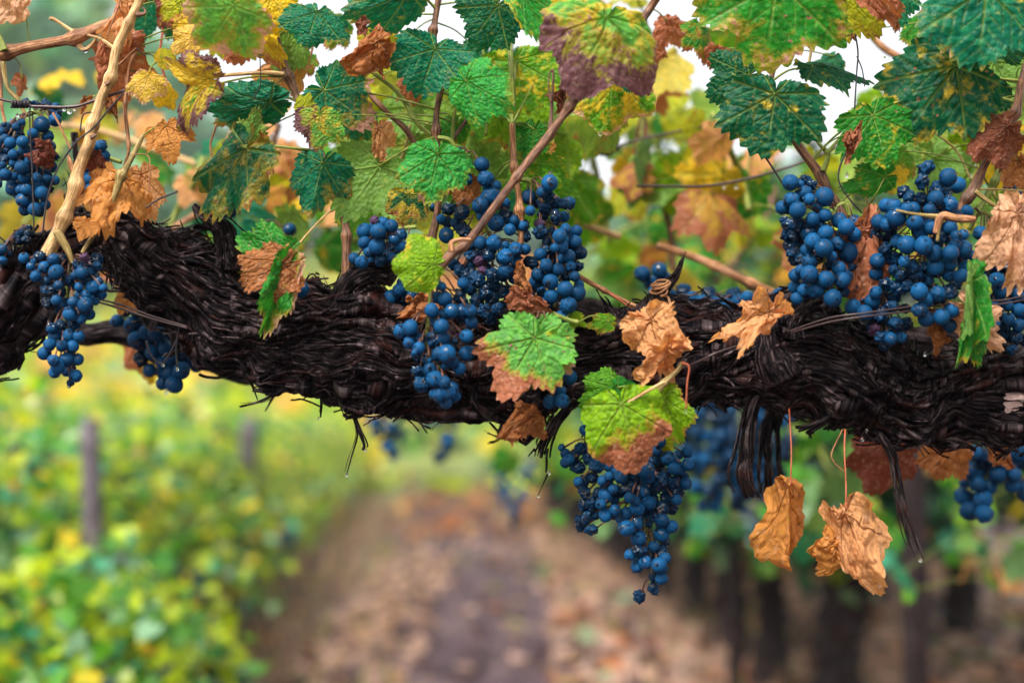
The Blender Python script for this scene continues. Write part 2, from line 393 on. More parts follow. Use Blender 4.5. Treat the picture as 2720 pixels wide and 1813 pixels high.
def empty(name, loc=(0, 0, 0), **props):
    o = bpy.data.objects.new(name, None); COL.objects.link(o); o.empty_display_size = 0.02; o.location = Vector([float(q) for q in loc])
    for k, v in props.items():
        if v is not None: o[k] = v
    return o
def thing(name, label, cat, group=None):
    return empty(name, label=label, category=cat, group=group)

# far trees on the misty slope
tr = np.random.default_rng(21)
far_trees = [  # x px, distance, top py, half width m, label
    (30, 62, -160, 8, "tall misty blue-green tree filling the sky beside the horizontal orange cane"),
    (235, 66, -60, 4.5, "misty teal tree rising behind the crossing of the two pale canes"),
    (420, 74, 230, 2.8, "hazy green tree behind the speckled yellow curled leaf"),
    (150, 50, 330, 6, "lower pale green tree in front of the tall misty trees"),
    (600, 90, 500, 8, "small hazy tree just above the bare vine knob"),
    (860, 95, 560, 9, "pale low tree seen between the two stout brown canes"),
    (1120, 100, 540, 10, "hazy tree far behind the central grape bunches"),
    (1500, 100, 520, 10, "hazy tree behind the blurred slanting canes"),
    (1850, 95, 500, 10, "hazy tree far behind the twin curled tan leaves"),
    (2250, 90, 470, 10, "hazy tree far behind the tallest grape bunch"),
    (2600, 85, 440, 10, "hazy tree far behind the grapes by the frame edge"),
]
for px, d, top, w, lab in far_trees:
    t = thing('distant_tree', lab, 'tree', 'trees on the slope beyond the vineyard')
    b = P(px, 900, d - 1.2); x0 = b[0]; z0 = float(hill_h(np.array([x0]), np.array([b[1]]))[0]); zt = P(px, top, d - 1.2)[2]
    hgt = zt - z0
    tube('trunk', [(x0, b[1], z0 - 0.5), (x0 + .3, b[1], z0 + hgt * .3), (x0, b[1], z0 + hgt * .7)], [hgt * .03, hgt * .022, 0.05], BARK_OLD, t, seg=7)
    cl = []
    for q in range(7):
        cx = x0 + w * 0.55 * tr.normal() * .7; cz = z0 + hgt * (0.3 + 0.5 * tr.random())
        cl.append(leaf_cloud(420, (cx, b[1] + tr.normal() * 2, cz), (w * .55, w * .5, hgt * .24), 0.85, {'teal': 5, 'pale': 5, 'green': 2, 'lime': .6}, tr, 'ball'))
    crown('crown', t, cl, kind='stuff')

# slope vegetation between the rows and the far trees
sv = []
for q in range(26):
    y = 17 + q * 2.6; n = 420
    sv.append(leaf_cloud(n, (-12 + q * .2, y, 0.55), (14 + q * 1.1, 0.45, 0.55), 0.3 + y * .005, {'lime': 5, 'yellow': 3, 'green': 3, 'orange': 1, 'pale': 2, 'dark': 1}, tr, zfun=lambda a, b: hill_h(a, b)))
crown('slope_undergrowth', None, sv, kind='stuff', label='yellow and green vine rows climbing the slope beyond the path', category='undergrowth')

# loose dry litter and grass on the path
lit = leaf_cloud(800, (0.1, 8.5, 0.03), (3.2, 6.0, 0.02), 0.10, {'tan': 3, 'rust': .6, 'soil': 7, 'lime': .3}, tr, droop=3)
lit2 = leaf_cloud(260, (-.35, 14, 0.08), (.9, 3.5, 0.07), 0.12, {'rust': 5, 'orange': .5, 'soil': 5}, tr, droop=2)
lit3 = leaf_cloud(5200, (1.9, 7.0, 0.03), (1.7, 4.8, 0.02), 0.09, {'tan': 8, 'rust': 1, 'soil': 3, 'pale': .3}, tr, droop=3); lit4 = leaf_cloud(700, (-.65, 5.5, 0.03), (.22, 3.5, 0.02), 0.07, {'tan': 6, 'soil': 4}, tr, droop=3)
crown('fallen_leaves', None, [lit, lit2, lit3, lit4], kind='stuff', label='dry brown and tan leaf litter over the bare path', category='litter')
gr = np.random.default_rng(5)
n = 6500; gx = gr.normal(size=n) * 0.35 + np.where(gr.random(n) < .5, 1.25, -0.75); gy = 3 + 12 * gr.random(n)
gx = gx - gy * 0.06; hgt = 0.06 + 0.16 * gr.random(n); a = gr.random(n) * 6.28
bx = np.stack([gx, gy, 0 * gx], 1); wv = np.stack([np.cos(a), np.sin(a), 0 * a], 1) * 0.006; ln = gr.normal(size=(n, 3)) * 0.06; ln[:, 2] = hgt
V = np.stack([bx - wv, bx + wv, bx + ln], 1).reshape(-1, 3); F = np.arange(3 * n).reshape(-1, 3)
gc = np.repeat(mixpal(n, {'tan': 8, 'soil': 2, 'lime': .4, 'green': .8}, gr), 3, 0)
obj('grass', mesh('grass', V, F, TINT, False, {'tint': ('FLOAT_COLOR', gc)}), kind='stuff', label='straw-coloured dry grass tufts along both vine rows', category='grass')

# ------------------------------------------------------------------ grape meshes and bunches
def ico_mesh(name, sub, mat, wr=0.0, seed=0, squash=(1, 1, 1)):
    import bmesh
    bm = bmesh.new(); bmesh.ops.create_icosphere(bm, subdivisions=sub, radius=1.0)
    V = np.array([v.co[:] for v in bm.verts]); F = np.array([[v.index for v in f.verts] for f in bm.faces]); bm.free()
    if wr:
        q = V * 1.5 + seed * 3.7
        w = vn(q + 0.6 * vn(q * 1.3, seed)[:, None], seed)
        rid = (np.abs(vn(V * 2.3 + seed, seed + 1)) + 0.5 * np.abs(vn(V * 5 + seed, seed + 2)))
        V = V * (1 + wr * (0.45 * w + 0.75 * rid - 0.42))[:, None]
    else:
        V = V * (1 + 0.025 * vn(V * 1.2 + seed, seed))[:, None]
    V = V * np.array(squash)
    return mesh(name, V, F, mat)
GME = {'b': [ico_mesh('grape', 3, GM['b'], 0, i, s) for i, s in enumerate([(1, 1, 1), (1, 1, 1.06), (1.03, 1, .97)])],
       'w': [ico_mesh('grape', 4, GM['w'], 0.38 + .12 * (i % 3), i + 5, s) for i, s in enumerate([(.9, .9, 1.05), (1, .85, .9), (.85, 1, 1), (.95, .95, .85), (.8, .9, 1.1)])],
       'm': [ico_mesh('grape', 4, GM['b'], 0.17, i + 15) for i in range(3)],
       'p': [ico_mesh('grape', 4, GM['p'], 0.5, i + 25) for i in range(2)]}
BEADS = []
GRP = 'blue-black grape bunches hanging from the vine'
def bunch(label, zoom, lst, y0=-0.06, depth=0.035, stem=None, scale=1.0, fill=0.5, group=GRP, stalk=None, wfrac=0.0, low=False):
    """zoom = (x0, y0, k): zoomed px -> photo px"""
    r_ = np.random.default_rng(abs(hash_str(label)) % 99991)
    zx, zy, k = zoom
    g = []
    for it in lst:
        kd = it[3] if len(it) > 3 else 'b'
        g.append([zx + it[0] / k, zy + it[1] / k, it[2] / k * scale, kd])
    A = np.array([[a[0], a[1], a[2]] for a in g]); K = [a[3] for a in g]
    n = len(A)
    # bulge of the bunch: deeper in the middle of its width
    loc = np.array([A[np.abs(A[:, 1] - y) < 70][:, 0].mean() for y in A[:, 1]]) if n > 8 else np.full(n, A[:, 0].mean())
    wd = np.array([max(30, np.abs(A[np.abs(A[:, 1] - y) < 70][:, 0] - l).max()) for y, l in zip(A[:, 1], loc)]) if n > 8 else np.full(n, 60.)
    bul = np.sqrt(np.clip(1 - ((A[:, 0] - loc) / (wd * 1.1)) ** 2, 0, 1))
    s0 = S(y0); d = y0 + depth * (0.55 - bul) + r_.normal(size=n) * 0.004 - (A[:, 2] - 18) * 0.0003 + np.array([0.008 if kk in 'wp' else 0 for kk in K])
    A[:, 2] *= 1.08; R = A[:, 2] * s0
    X = (A[:, 0]) * s0; Zp = -A[:, 1] * s0
    for it in range(60):       # let touching grapes slide apart in depth only
        dx = X[:, None] - X[None]; dz = Zp[:, None] - Zp[None]; dd = d[:, None] - d[None]
        rr = (R[:, None] + R[None]) * 0.93; hor = dx ** 2 + dz ** 2
        need = np.sqrt(np.clip(rr ** 2 - hor, 0, None)); gap = need - np.abs(dd); m = (gap > 0) & ~np.eye(n, dtype=bool)
        sg = np.where(dd == 0, np.sign(np.arange(n)[:, None] - np.arange(n)[None]), np.sign(dd))
        d = d + np.where(m, sg * gap * 0.5, 0).sum(1) * 0.35
    d = np.clip(d, y0 - 0.05, y0 + 0.075)
    pts = [P(a[0], a[1], dd) for a, dd in zip(A, d)]; rad = list(R)
    nf = int(n * fill * 2.6)
    for q in range(nf * 4):
        if nf <= 0: break
        i = r_.integers(n); j = r_.integers(n)
        if abs(A[i, 0] - A[j, 0]) + abs(A[i, 1] - A[j, 1]) > 90: continue
        mx = (A[i] + A[j]) / 2; yy = max(d[i], d[j]) + 0.003 + 0.02 * r_.random()
        c = P(mx[0], mx[1], yy); rr = (13 + 4 * r_.random()) * s0
        if all(np.linalg.norm(c - p) > 0.86 * (rr + q2) for p, q2 in zip(pts, rad)):
            pts.append(c); rad.append(rr); K.append('w' if r_.random() < .4 else 'b'); nf -= 1
    pts = np.array(pts); rad = np.array(rad)
    top = P(*stem[0], y0) if stem else pts[np.argmax(pts[:, 2])] + np.array([0, .01, .02])
    t = empty('grape_bunch', tuple(top), label=label, category='grape bunch', group=group)
    for p, r, kk in zip(pts, rad, K):
        if kk == 'b' and r_.random() < wfrac: kk = 'w'
        if kk == 'b' and r_.random() < 0.16: kk = 'm'
        o = obj('grape', random.choice(GME[kk]), t)
        o.location = Vector(p - top); f = r * (1.0 if kk in 'bm' else 1.08); o.scale = (f, f, f)
        o.rotation_euler = (r_.random() * 6.28, r_.random() * 6.28, r_.random() * 6.28) if kk != 'b' else (r_.normal() * .4, r_.normal() * .4, r_.random() * 6.28)
    BEADS.extend([(tuple(p), r) for p, r, kk in zip(pts, rad, K) if kk != 'p' and r_.random() < .4 and y0 < .05])
    # rachis and pedicels
    mb = MB(); ys = np.sort(pts[:, 2])[::-1]; zb = ys[-1] + 0.01
    hz = np.linspace(pts[:, 2].max(), zb, 6)
    spine = [top] if stem else []
    if stem:
        spine = [P(x, y, y0 + 0.004) for x, y in stem]
    for z in hz:
        w = np.exp(-((pts[:, 2] - z) / 0.02) ** 2); c = (pts * w[:, None]).sum(0) / w.sum()
        if spine and z > spine[-1][2] - 0.004: continue
        spine.append(np.array([c[0], max(c[1], y0) + 0.004, z]))
    if len(spine) > 1:
        spine = [q_ + np.array([0, 0.006 if q_[2] < pts[:, 2].max() else 0, 0]) for q_ in spine]
        V, F, A3 = tubeVF(spine, np.linspace(0.0021, 0.0009, len(spine)), 7, 40, 0.25, 3); mb.add(V - top, F, A3); mb2 = MB()
        sp = spline(spine, 60)
        for p, r in zip(pts, rad):
            j = np.argmin(np.linalg.norm(sp - (p + np.array([0, 0, 0.018])), axis=1)); a = sp[j]
            a = p + (a - p) * min(1, .028 / (np.linalg.norm(a - p) + 1e-9)); b = p + (a - p) / (np.linalg.norm(a - p) + 1e-9) * r * 0.95
            mid = (a + b) / 2 + np.array([0, 0, 0.004])
            V, F, A3 = tubeVF([a, mid, b], [0.0007, 0.0006, 0.0009], 5, 7); mb2.add(V - top, F, A3)
        mb.build('bunch_stem', CANE[stalk or 'green'], t); mb2.build('pedicels', CANE['dark'], t, kind='stuff')
    return t
def hash_str(s):
    h = 5381
    for ch in s: h = (h * 33 + ord(ch)) & 0xFFFFFFFF
    return h
def pack(ells, r, seed, wf=0.25):
    """fill ellipses (cx, cy, rx, ry) in photo px with grapes"""
    g = np.random.default_rng(seed); o = []
    for cx, cy, rx, ry in ells:
        for q in range(int(rx * ry / r / r * 6) + 20):
            a = g.random() * 6.283; m = math.sqrt(g.random()); x = cx + rx * m * math.cos(a); y = cy + ry * m * math.sin(a); rr = r * (0.8 + 0.35 * g.random())
            if all((x - b[0]) ** 2 + (y - b[1]) ** 2 > (1.25 * (rr + b[2]) / 2) ** 2 * 1.1 for b in o): o.append((x, y, rr, 'w' if g.random() < wf else 'b'))
    return o

# ------------------------------------------------------------------ neighbouring vine rows
rr_ = np.random.default_rng(33)
def row_vine(label, x, y, w, n, size, z0, z1, xw, group, trunk_r=0.06, lean=0.1, crownlen=0.62, bunches=0):
    t = empty('grape_vine', (x, y, 0), label=label, category='vine', group=group)
    pts = [(0, 0, -.03), (lean * .5, 0.02, .3), (lean * -.3, -.02, .6), (lean, 0, .95)]
    tube('trunk', pts, [trunk_r * 1.25, trunk_r, trunk_r * .9, trunk_r * .7], BARK, t, seg=12, n=34, rough=0.35, seed=int(x * 97 + y * 13) % 91)
    tube('vine_arm', [(lean, -crownlen, .97), (lean, -.1, .9), (lean, .3, .98), (lean, crownlen, .95)], [.02, .035, .035, .02], BARK, t, seg=9, rough=.3, seed=3)
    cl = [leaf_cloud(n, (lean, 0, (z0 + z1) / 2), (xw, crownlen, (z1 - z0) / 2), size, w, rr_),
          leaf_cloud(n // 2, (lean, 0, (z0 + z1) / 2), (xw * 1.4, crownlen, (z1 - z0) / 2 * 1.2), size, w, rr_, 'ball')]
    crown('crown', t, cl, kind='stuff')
    return t
def small_bunch(label, c, n, r, hw, hh, seed, group='grape bunches on the neighbouring rows'):
    g = np.random.default_rng(seed); t = empty('grape_bunch', tuple(c), label=label, category='grape bunch', group=group)
    P_ = []
    for q in range(n * 12):
        u = g.random(); z = -hh * 2 * u; w = hw * (1 - u) ** .6; a = g.random() * 6.283; p = np.array([w * math.cos(a), w * math.sin(a), z])
        if all(np.linalg.norm(p - b) > 1.55 * r for b in P_): P_.append(p)
        if len(P_) >= n: break
    for p in P_:
        o = obj('grape', random.choice(GME['b'] + GME['w'][:2]), t); o.location = Vector(p); o.scale = (r, r, r)
    tube('bunch_stem', [(0, 0, .05), (0, 0, 0), (0, 0, -hh * 1.8)], [.003, .003, .001], CANE['green'], t, seg=5)
    return t
LROW = {'lime': 7, 'yellow': 1.6, 'green': 6, 'teal': 2.0, 'orange': .3, 'rust': .2, 'pale': 1.6, 'dark': 1.6}
RROW = {'lime': 2.6, 'yellow': .8, 'green': 5, 'teal': 5, 'orange': .5, 'rust': .8, 'pale': 2.5, 'dark': 16}  # heavy dark share paints deep shadow into the leaf colours of these rows
ords = ['nearest', 'second', 'third', 'fourth', 'fifth', 'sixth', 'seventh', 'eighth', 'ninth', 'tenth', 'eleventh', 'twelfth']
VX = math.tan(math.radians(-3.6))       # both rows run this way
for i in range(12):
    y = 2.7 + i * 1.2; d = y - CAM_Y
    row_vine(f"{ords[i]} yellow-green vine in the row left of the path", -1.42 + VX * d, y, LROW, 3400 if i < 4 else 1500, 0.044, 0.12, 1.0, 0.46,
             'vines in the row left of the path', bunches=1)
nn = ords + ['thirteenth', 'fourteenth']
for i in range(14):
    y = 3.3 + i * 0.8; d = y - CAM_Y
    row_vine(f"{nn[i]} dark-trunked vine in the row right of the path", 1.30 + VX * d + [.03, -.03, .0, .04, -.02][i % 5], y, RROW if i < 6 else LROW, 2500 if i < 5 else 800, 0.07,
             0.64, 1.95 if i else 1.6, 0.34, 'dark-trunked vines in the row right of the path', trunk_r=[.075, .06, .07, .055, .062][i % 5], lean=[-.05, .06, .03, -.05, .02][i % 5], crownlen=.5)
# a third row further right fills the gaps under the canopy
for i in range(6):
    y = 4.1 + i * 1.3; d = y - CAM_Y
    row_vine(f"{ords[i]} leafy vine in the outermost row beyond the dark trunks", 2.45 + VX * d, y, RROW, 1300, 0.075, 0.66, 1.75, 0.42, 'vines in the outermost row', trunk_r=.07)

lv = empty('leafy_shrub', (-.98, 1.95, 0), label='low leafy yellow-green growth in front of the leaning grey post', category='shrub')
tube('stem', [(0, 0, -.03), (.03, 0, .25), (.0, .03, .5)], [.012, .009, .004], BARK, lv, seg=7)
crown('foliage', lv, [leaf_cloud(3200, (0, 0, .42), (.34, .42, .34), .038, dict(LROW, yellow=1.0, green=7), rr_, 'ball'), leaf_cloud(1300, (0, 0, .3), (.3, .4, .25), .038, dict(LROW, yellow=1.0, green=7), rr_)], kind='stuff')
POSTM = cane_material('weathered_post_wood', (0.05, 0.04, 0.045), (0.2, 0.16, 0.18), rough=0.7)
def post(label, px, py_top, d, r, h=None, lean=0.0, mat=None):
    p = P(px, py_top, d + CAM_Y)
    t = empty('wooden_post', (p[0], p[1], 0), label=label, category='post', group='posts of the vine trellises')
    tube('post_shaft', [(0, 0, -.1), (lean * .5, 0, p[2] * .5), (lean, 0, p[2])], [r, r * .95, r * .9], mat or POSTM, t, seg=12, rough=.12, n=20)
    tube('post_cap', [(lean, 0, p[2] - .004), (lean, 0, p[2] + .012)], [r * .92, r * .7], mat or POSTM, t, seg=12)
post("leaning grey weathered post standing in the yellow-green row", 292, 1128, 3.45, 0.026, lean=-.05)
post("pale grey-green post farther along the yellow-green row", 660, 1118, 7.0, 0.045)
post("straight dark post beside the hanging shred of bark", 2425, 1180, 3.7, 0.036, mat=BARK)
post("slim dark stake between the blurred vine trunks", 1950, 1330, 5.0, 0.03, mat=BARK)
tube('trellis_wire', [P(-60, 1128, 4.6), P(300, 1126, 4.8), P(700, 1120, 6.5)], [.004, .004, .004], WIRE, None, seg=6,
     label='taut pale wire along the top of the yellow-green row', category='wire', group='trellis wires')
for q, (px, py, d, n) in enumerate([(505, 1560, 4.6, 26), (115, 1730, 4.3, 26), (760, 1440, 6.2, 22), (2000, 1330, 3.6, 30), (1880, 1150, 2.1, 40), (1965, 1120, 2.0, 48), (2040, 1130, 2.2, 40), (1035, 1060, 2.6, 26), (1170, 1075, 2.7, 22), (1360, 1290, 3.4, 24)]):
    lab = ["dark bunch hanging low in the yellow-green row", "dark bunch at the foot of the yellow-green row", "dark bunch at the far end of the yellow-green row",
           "shadowy bunch between trunk and hanging leaves", "blurred bunch just under the cordon, beside the dangling root shred",
           "bright blue blurred bunch behind the frayed hanging root", "blurred bunch behind the second hanging root", "small blurred bunch peeping under the thick trunk",
           "small blurred bunch under the lumpy middle of the trunk", "dark blurred bunch above the far end of the path"][q]
    small_bunch(lab, P(px, py - 60, d + CAM_Y), n, .0105, .045, .075, 50 + q)

# ------------------------------------------------------------------ the cordon: gnarled horizontal trunk
class Limb:
    def __init__(s, pts, y=0.0, flat=0.9, twist=3.0, seed=0, amp=1.0):
        ps = []
        for p in pts:
            yy = p[3] if len(p) > 3 else y
            w = P(p[0], p[1], yy); ps.append([*w, (p[2] * .93 - 1) * S(yy)])
        s.n = 1400; c = spline(ps, s.n); s.c = c[:, :3]; s.r = c[:, 3]
        s.L = np.concatenate([[0], np.cumsum(np.linalg.norm(np.diff(s.c, axis=0), axis=1))])
        s.t, s.n1, s.n2 = frames(s.c); s.flat = flat; s.tw = twist; s.seed = seed; s.amp = amp; s.len = s.L[-1]
    def at(s, l, ph, lift=0.0, fine=True):
        l = np.clip(l, 0, s.len); ip = lambda a: np.stack([np.interp(l, s.L, a[:, k]) for k in range(3)], -1)
        c, n1, n2 = ip(s.c), ip(s.n1), ip(s.n2); r = np.interp(l, s.L, s.r)
        q = np.stack([l, np.cos(ph) * r, np.sin(ph) * r], -1)
        sd = s.seed
        d = 0.013 * fbm(q * 17, 2, sd + 1) + 0.0095 * fbm(q * 44, 2, sd + 2)
        tw = ph + s.tw * l + 0.8 * vn(q * 11, sd + 3) + 0.10 * vn(q * 50, sd + 4)
        q2 = np.stack([l * 9 + vn(q * 20, sd + 9), np.cos(tw) * r * 190, np.sin(tw) * r * 190], -1)
        rd = 1 - 2.2 * np.abs(vn(q2, sd + 5))
        q3 = q2 * np.array([2.6, 2.3, 2.3]); rd2 = 1 - 2 * np.abs(vn(q3, sd + 6))
        d = d + 0.0046 * rd * (0.6 + 0.6 * vn(q * 30, sd + 7))
        if fine: d = d + 0.0024 * rd2 + 0.0007 * (1 - 2 * np.abs(vn(q3 * 2.2, sd + 8)))
        R = r + d * s.amp * np.clip(r / 0.03, 0.25, 1) + lift
        pos = c + n1 * (np.cos(ph) * R * s.flat)[..., None] + n2 * (np.sin(ph) * R)[..., None]
        return pos, q
    def mesh(s, name, mat, nl, nph):
        l = np.linspace(0, s.len, nl)[:, None] + np.zeros((1, nph)); ph = np.linspace(0, 2 * np.pi, nph, endpoint=False)[None] + np.zeros((nl, 1))
        pos, q = s.at(l, ph)
        V = pos.reshape(-1, 3); V = np.vstack([V, s.c[:1], s.c[-1:]]); q = np.vstack([q.reshape(-1, 3), [[0, 0, 0]], [[s.len, 0, 0]]])
        F = gridF(nl, nph, True); j = np.arange(nph); j2 = (j + 1) % nph
        F1 = np.stack([j2, j, np.full(nph, nl * nph)], 1); F2 = np.stack([(nl - 1) * nph + j, (nl - 1) * nph + j2, np.full(nph, nl * nph + 1)], 1)
        m = MB(); m.add(V, F, q); m.F.append(F1); m.F.append(F2)
        return m
cordon = empty('vine_cordon', tuple(P(1360, 980, 0)), label='thick gnarled black cordon of the old vine with shaggy peeling bark, spanning the whole picture', category='vine trunk')
ORG = P(1360, 980, 0)
def add_local(m): m.V = [np.asarray(v) - ORG for v in m.V]; return m
main = Limb([(-190, 1010, 95, .03), (-40, 880, 100, .01), (40, 790, 88, .0), (120, 705, 62, .01), (190, 648, 48, .0), (255, 632, 60), (320, 645, 84), (390, 695, 104), (460, 748, 116), (540, 800, 122),
             (620, 845, 125), (700, 872, 130), (800, 897, 146), (900, 905, 156), (1000, 918, 150), (1100, 940, 146), (1200, 965, 140), (1300, 985, 124), (1400, 985, 106),
             (1500, 970, 92), (1600, 958, 96), (1700, 950, 106), (1800, 940, 112), (1900, 943, 116), (2000, 945, 124), (2100, 950, 134), (2200, 978, 140), (2300, 1012, 132),
             (2400, 1052, 106), (2500, 1060, 100), (2600, 1064, 102), (2720, 1068, 102), (2900, 1072, 104)], seed=1)
add_local(main.mesh('trunk', BARK, 1700, 210)).build('trunk', BARK, cordon)
spurs = [
    ([(515, 545, 11), (560, 585, 15), (592, 612, 34), (604, 650, 42), (610, 720, 48)], "knobby pruned stub with a ring of cut ends above the trunk"),
    ([(890, 820, 46), (925, 755, 40), (975, 722, 38), (1030, 722, 40), (1052, 735, 30)], "arched knuckle of bark with a round cut end"),
    ([(975, 730, 22), (992, 790, 17), (985, 850, 20), (975, 900, 30)], None),
    ([(1583, 768, 11), (1605, 805, 13), (1635, 850, 17), (1668, 900, 22)], "short black snapped stick rising from the trunk"),
    ([(1822, 668, 12), (1798, 725, 13), (1765, 765, 22), (1728, 825, 36), (1722, 890, 50)], "upright pruned spur with an orange tendril wrapped round it"),
    ([(2040, 828, 27), (2038, 880, 27), (2050, 950, 38), (2080, 1010, 46)], "stubby black spur beside the tan dried leaf"),
    ([(2180, 797, 10), (2140, 817, 14), (2102, 850, 20), (2090, 900, 30)], "pale-topped stub under the grape bunch"),
    ([(38, 610, 13), (42, 680, 15), (44, 760, 24), (40, 820, 30)], "thin upright stub beside the low grape bunch"),
    ([(197, 352, 8), (199, 400, 13), (207, 445, 21), (188, 505, 17), (205, 560, 24), (228, 610, 34), (250, 640, 30)], "blackened upright spur between the pale cane and the grapes"),
    ([(1335, 1160, 14), (1370, 1110, 34), (1405, 1060, 46), (1440, 1010, 44)], "ragged lump of bark hanging below the trunk"),
    ([(1380, 1175, 20), (1405, 1130, 32), (1420, 1080, 36)], None),
    ([(1598, 1205, 12), (1580, 1170, 16), (1600, 1120, 20), (1660, 1050, 24)], None),
]
limbs = [main]
for k, (pts, lab) in enumerate(spurs):
    l = Limb(pts, y=[-.012, -.03, -.02, .0, -.02, -.045, -.04, -.02, .03, -.02, .02, -.04][k], seed=40 + k, twist=6, amp=.9); limbs.append(l)
    add_local(l.mesh('spur', BARK, 120, 64)).build('spur', BARK, cordon, label=lab)
# bark strips lying along and peeling off the trunk
def ribbon(limb, l0, ph0, ln, w, lift, rgen, peel=0.006, th=0.0011, ns=16):
    u = np.linspace(0, 1, ns); l = l0 + ln * u
    ph = ph0 - limb.tw * (l - l0) * .9 + (0.40 * vn(np.stack([l * 11, 0 * l + ph0 * 1.0, 0 * l], -1), 11) + .10 * vn(np.stack([l * 45, 0 * l + ph0 * 5, 0 * l + ln * 30], -1), 12)) * np.clip(.045 / np.interp(l, limb.L, limb.r), .6, 2)
    e = 2 * rgen.random(2) - .6
    lf = lift + peel * (np.clip(e[0], 0, 1.4) * (1 - u) ** 5 + np.clip(e[1], 0, 1.4) * u ** 5) + 0.0012 * rgen.normal() * np.sin(u * 9 + rgen.random() * 6)
    ww = w * np.sin(np.pi * (0.06 + 0.88 * u)) ** 0.6 * (1 + .3 * vn(np.stack([l * 60, 0 * l, 0 * l + ph0], -1), 4))
    r = np.interp(l, limb.L, limb.r); dph = ww / r / 2
    a, q = limb.at(l, ph - dph, lf + th * .2, False); b, _ = limb.at(l, ph + dph, lf + th * .2 * rgen.random(), False)
    m_, _ = limb.at(l, ph, lf + th * 1.4, False); lo, _ = limb.at(l, ph, lf - th, False)
    V = np.stack([a, m_, b, lo], 1).reshape(-1, 3); F = gridF(ns, 4, True)
    F = np.vstack([F, [[3, 2, 1, 0]], [[(ns - 1) * 4, (ns - 1) * 4 + 1, (ns - 1) * 4 + 2, (ns - 1) * 4 + 3]]])
    A = np.repeat(q + np.array([ph0 * 3.3, 0, 0]), 4, 0); return V, F, A
bg_ = np.random.default_rng(77)
def pick(): 
    ph = bg_.normal() * 1.25      # mostly the side facing the path
    return ph
for q in range(290):
    l0 = bg_.random() * main.len * .96; m = MB(); m.add(*ribbon(main, l0, pick(), 0.025 + 0.08 * bg_.random() ** 1.4, 0.003 + 0.013 * bg_.random() ** 1.8, 0.0005 + .004 * bg_.random(), bg_, 0.012, ns=18))
    add_local(m).build('bark_strip', BARK, cordon, smooth=False)
m = MB()
for q in range(950):
    lb = main if bg_.random() < .86 else limbs[bg_.integers(1, len(limbs))]
    sc_ = 1 if lb is main else .5
    m.add(*ribbon(lb, bg_.random() * lb.len * .95, bg_.normal() * 1.5, (0.018 + 0.07 * bg_.random() ** 1.3) * sc_, (0.0009 + 0.0032 * bg_.random() ** 2) * (.5 + .5 * sc_), 0.001 + .005 * bg_.random() ** 2, bg_, 0.009, .0007, 12))
add_local(m).build('bark_fibre', BARK, cordon, smooth=False, kind='stuff')
# pale scar
sv_, sa = [], []
sl0 = main.L[np.argmin(np.abs(main.c[:, 0] - P(2655, 1080)[0]))]
a = np.linspace(0, 2 * np.pi, 40, endpoint=False)
m = MB(); rr2 = 1 + .35 * vn(np.stack([np.cos(a) * 2, np.sin(a) * 2, 0 * a], -1), 8) + .2 * vn(np.stack([np.cos(a) * 6, np.sin(a) * 6, 0 * a], -1), 9)
rings = []
for f in (0.02, .5, 1.0):
    p_, _ = main.at(sl0 + .011 * f * rr2 * np.cos(a), 0.0 + .0075 * f * rr2 * np.sin(a) / .033, 0.005 - .0035 * f, False); rings.append(p_)
m.add(np.vstack(rings), gridF(3, 40, True), np.vstack(rings) * 3)
SCAR = cane_material('bare_pale_wood', (0.36, 0.22, 0.18), (0.62, 0.44, 0.38)); add_local(m).build('bark_scar', SCAR, cordon, label='pale patch where the bark has come off')
# shreds and old roots dangling below
def shred(pts, r0, r1, y=-.02, strands=4, lab=None):
    strands = strands if strands < 3 else strands * 2
    m = MB(); g = np.random.default_rng(int(pts[0][0]) + 3)
    for k in range(strands):
        pp = []; n = len(pts); off = g.normal(size=2) * r0 * .55; cut = 1 if k == 0 else .72 + .3 * g.random()
        for j, p in enumerate(pts):
            f = j / (n - 1); sp = 1 + 1.6 * f
            pp.append(P(p[0] + off[0] * sp * .7 + g.normal() * r0 * .12, p[1] if j < n - 1 or k == 0 else p[1] - (1 - cut) * 60, y + off[1] * .0004 * sp))
        rs = np.linspace(r0, r1, n) * S(y) * (.6 if strands > 1 else 1) * (1 if k == 0 else .3 + .35 * g.random())
        m.add(*tubeVF(pp, rs, 8, 44, .8, int(pts[0][0]) + k))
    return add_local(m).build('bark_shred', BARK, cordon, label=lab)
shred([(770, 1022), (735, 1045), (690, 1068), (645, 1080)], 8, 2.5, strands=3)
shred([(745, 1020), (720, 1060), (700, 1092)], 6, 2, .05, 2)
shred([(848, 1040), (852, 1075), (847, 1108)], 6, 2.5, strands=2)
shred([(925, 1055), (938, 1090), (955, 1135), (975, 1178), (972, 1195)], 9, 4, strands=2)
shred([(945, 1120), (948, 1160), (932, 1215), (921, 1258)], 5, 1.6, strands=2)
shred([(1230, 1095), (1195, 1110), (1175, 1122)], 6, 2, strands=2)
shred([(1300, 1120), (1330, 1160), (1290, 1150)], 5, 2, strands=2)
shred([(1350, 1130), (1325, 1165), (1300, 1180)], 4, 1.6, strands=3)
shred([(1530, 1060), (1480, 1120), (1450, 1175), (1440, 1215)], 13, 6, strands=5, lab='long curved shred of bark ending in a water drop')
shred([(1455, 1190), (1458, 1230), (1456, 1254)], 4, 2, strands=1)
shred([(1456, 1258), (1440, 1290), (1430, 1312)], 1.6, 1, strands=1)
shred([(1420, 1190), (1402, 1212)], 3, 1, strands=1)
shred([(2010, 1050), (1990, 1120), (1983, 1200), (1975, 1260), (1995, 1322)], 19, 9, strands=6, lab='thick frayed root shred hanging below the trunk')
shred([(1990, 1260), (2005, 1300), (2020, 1325)], 6, 3, strands=2)
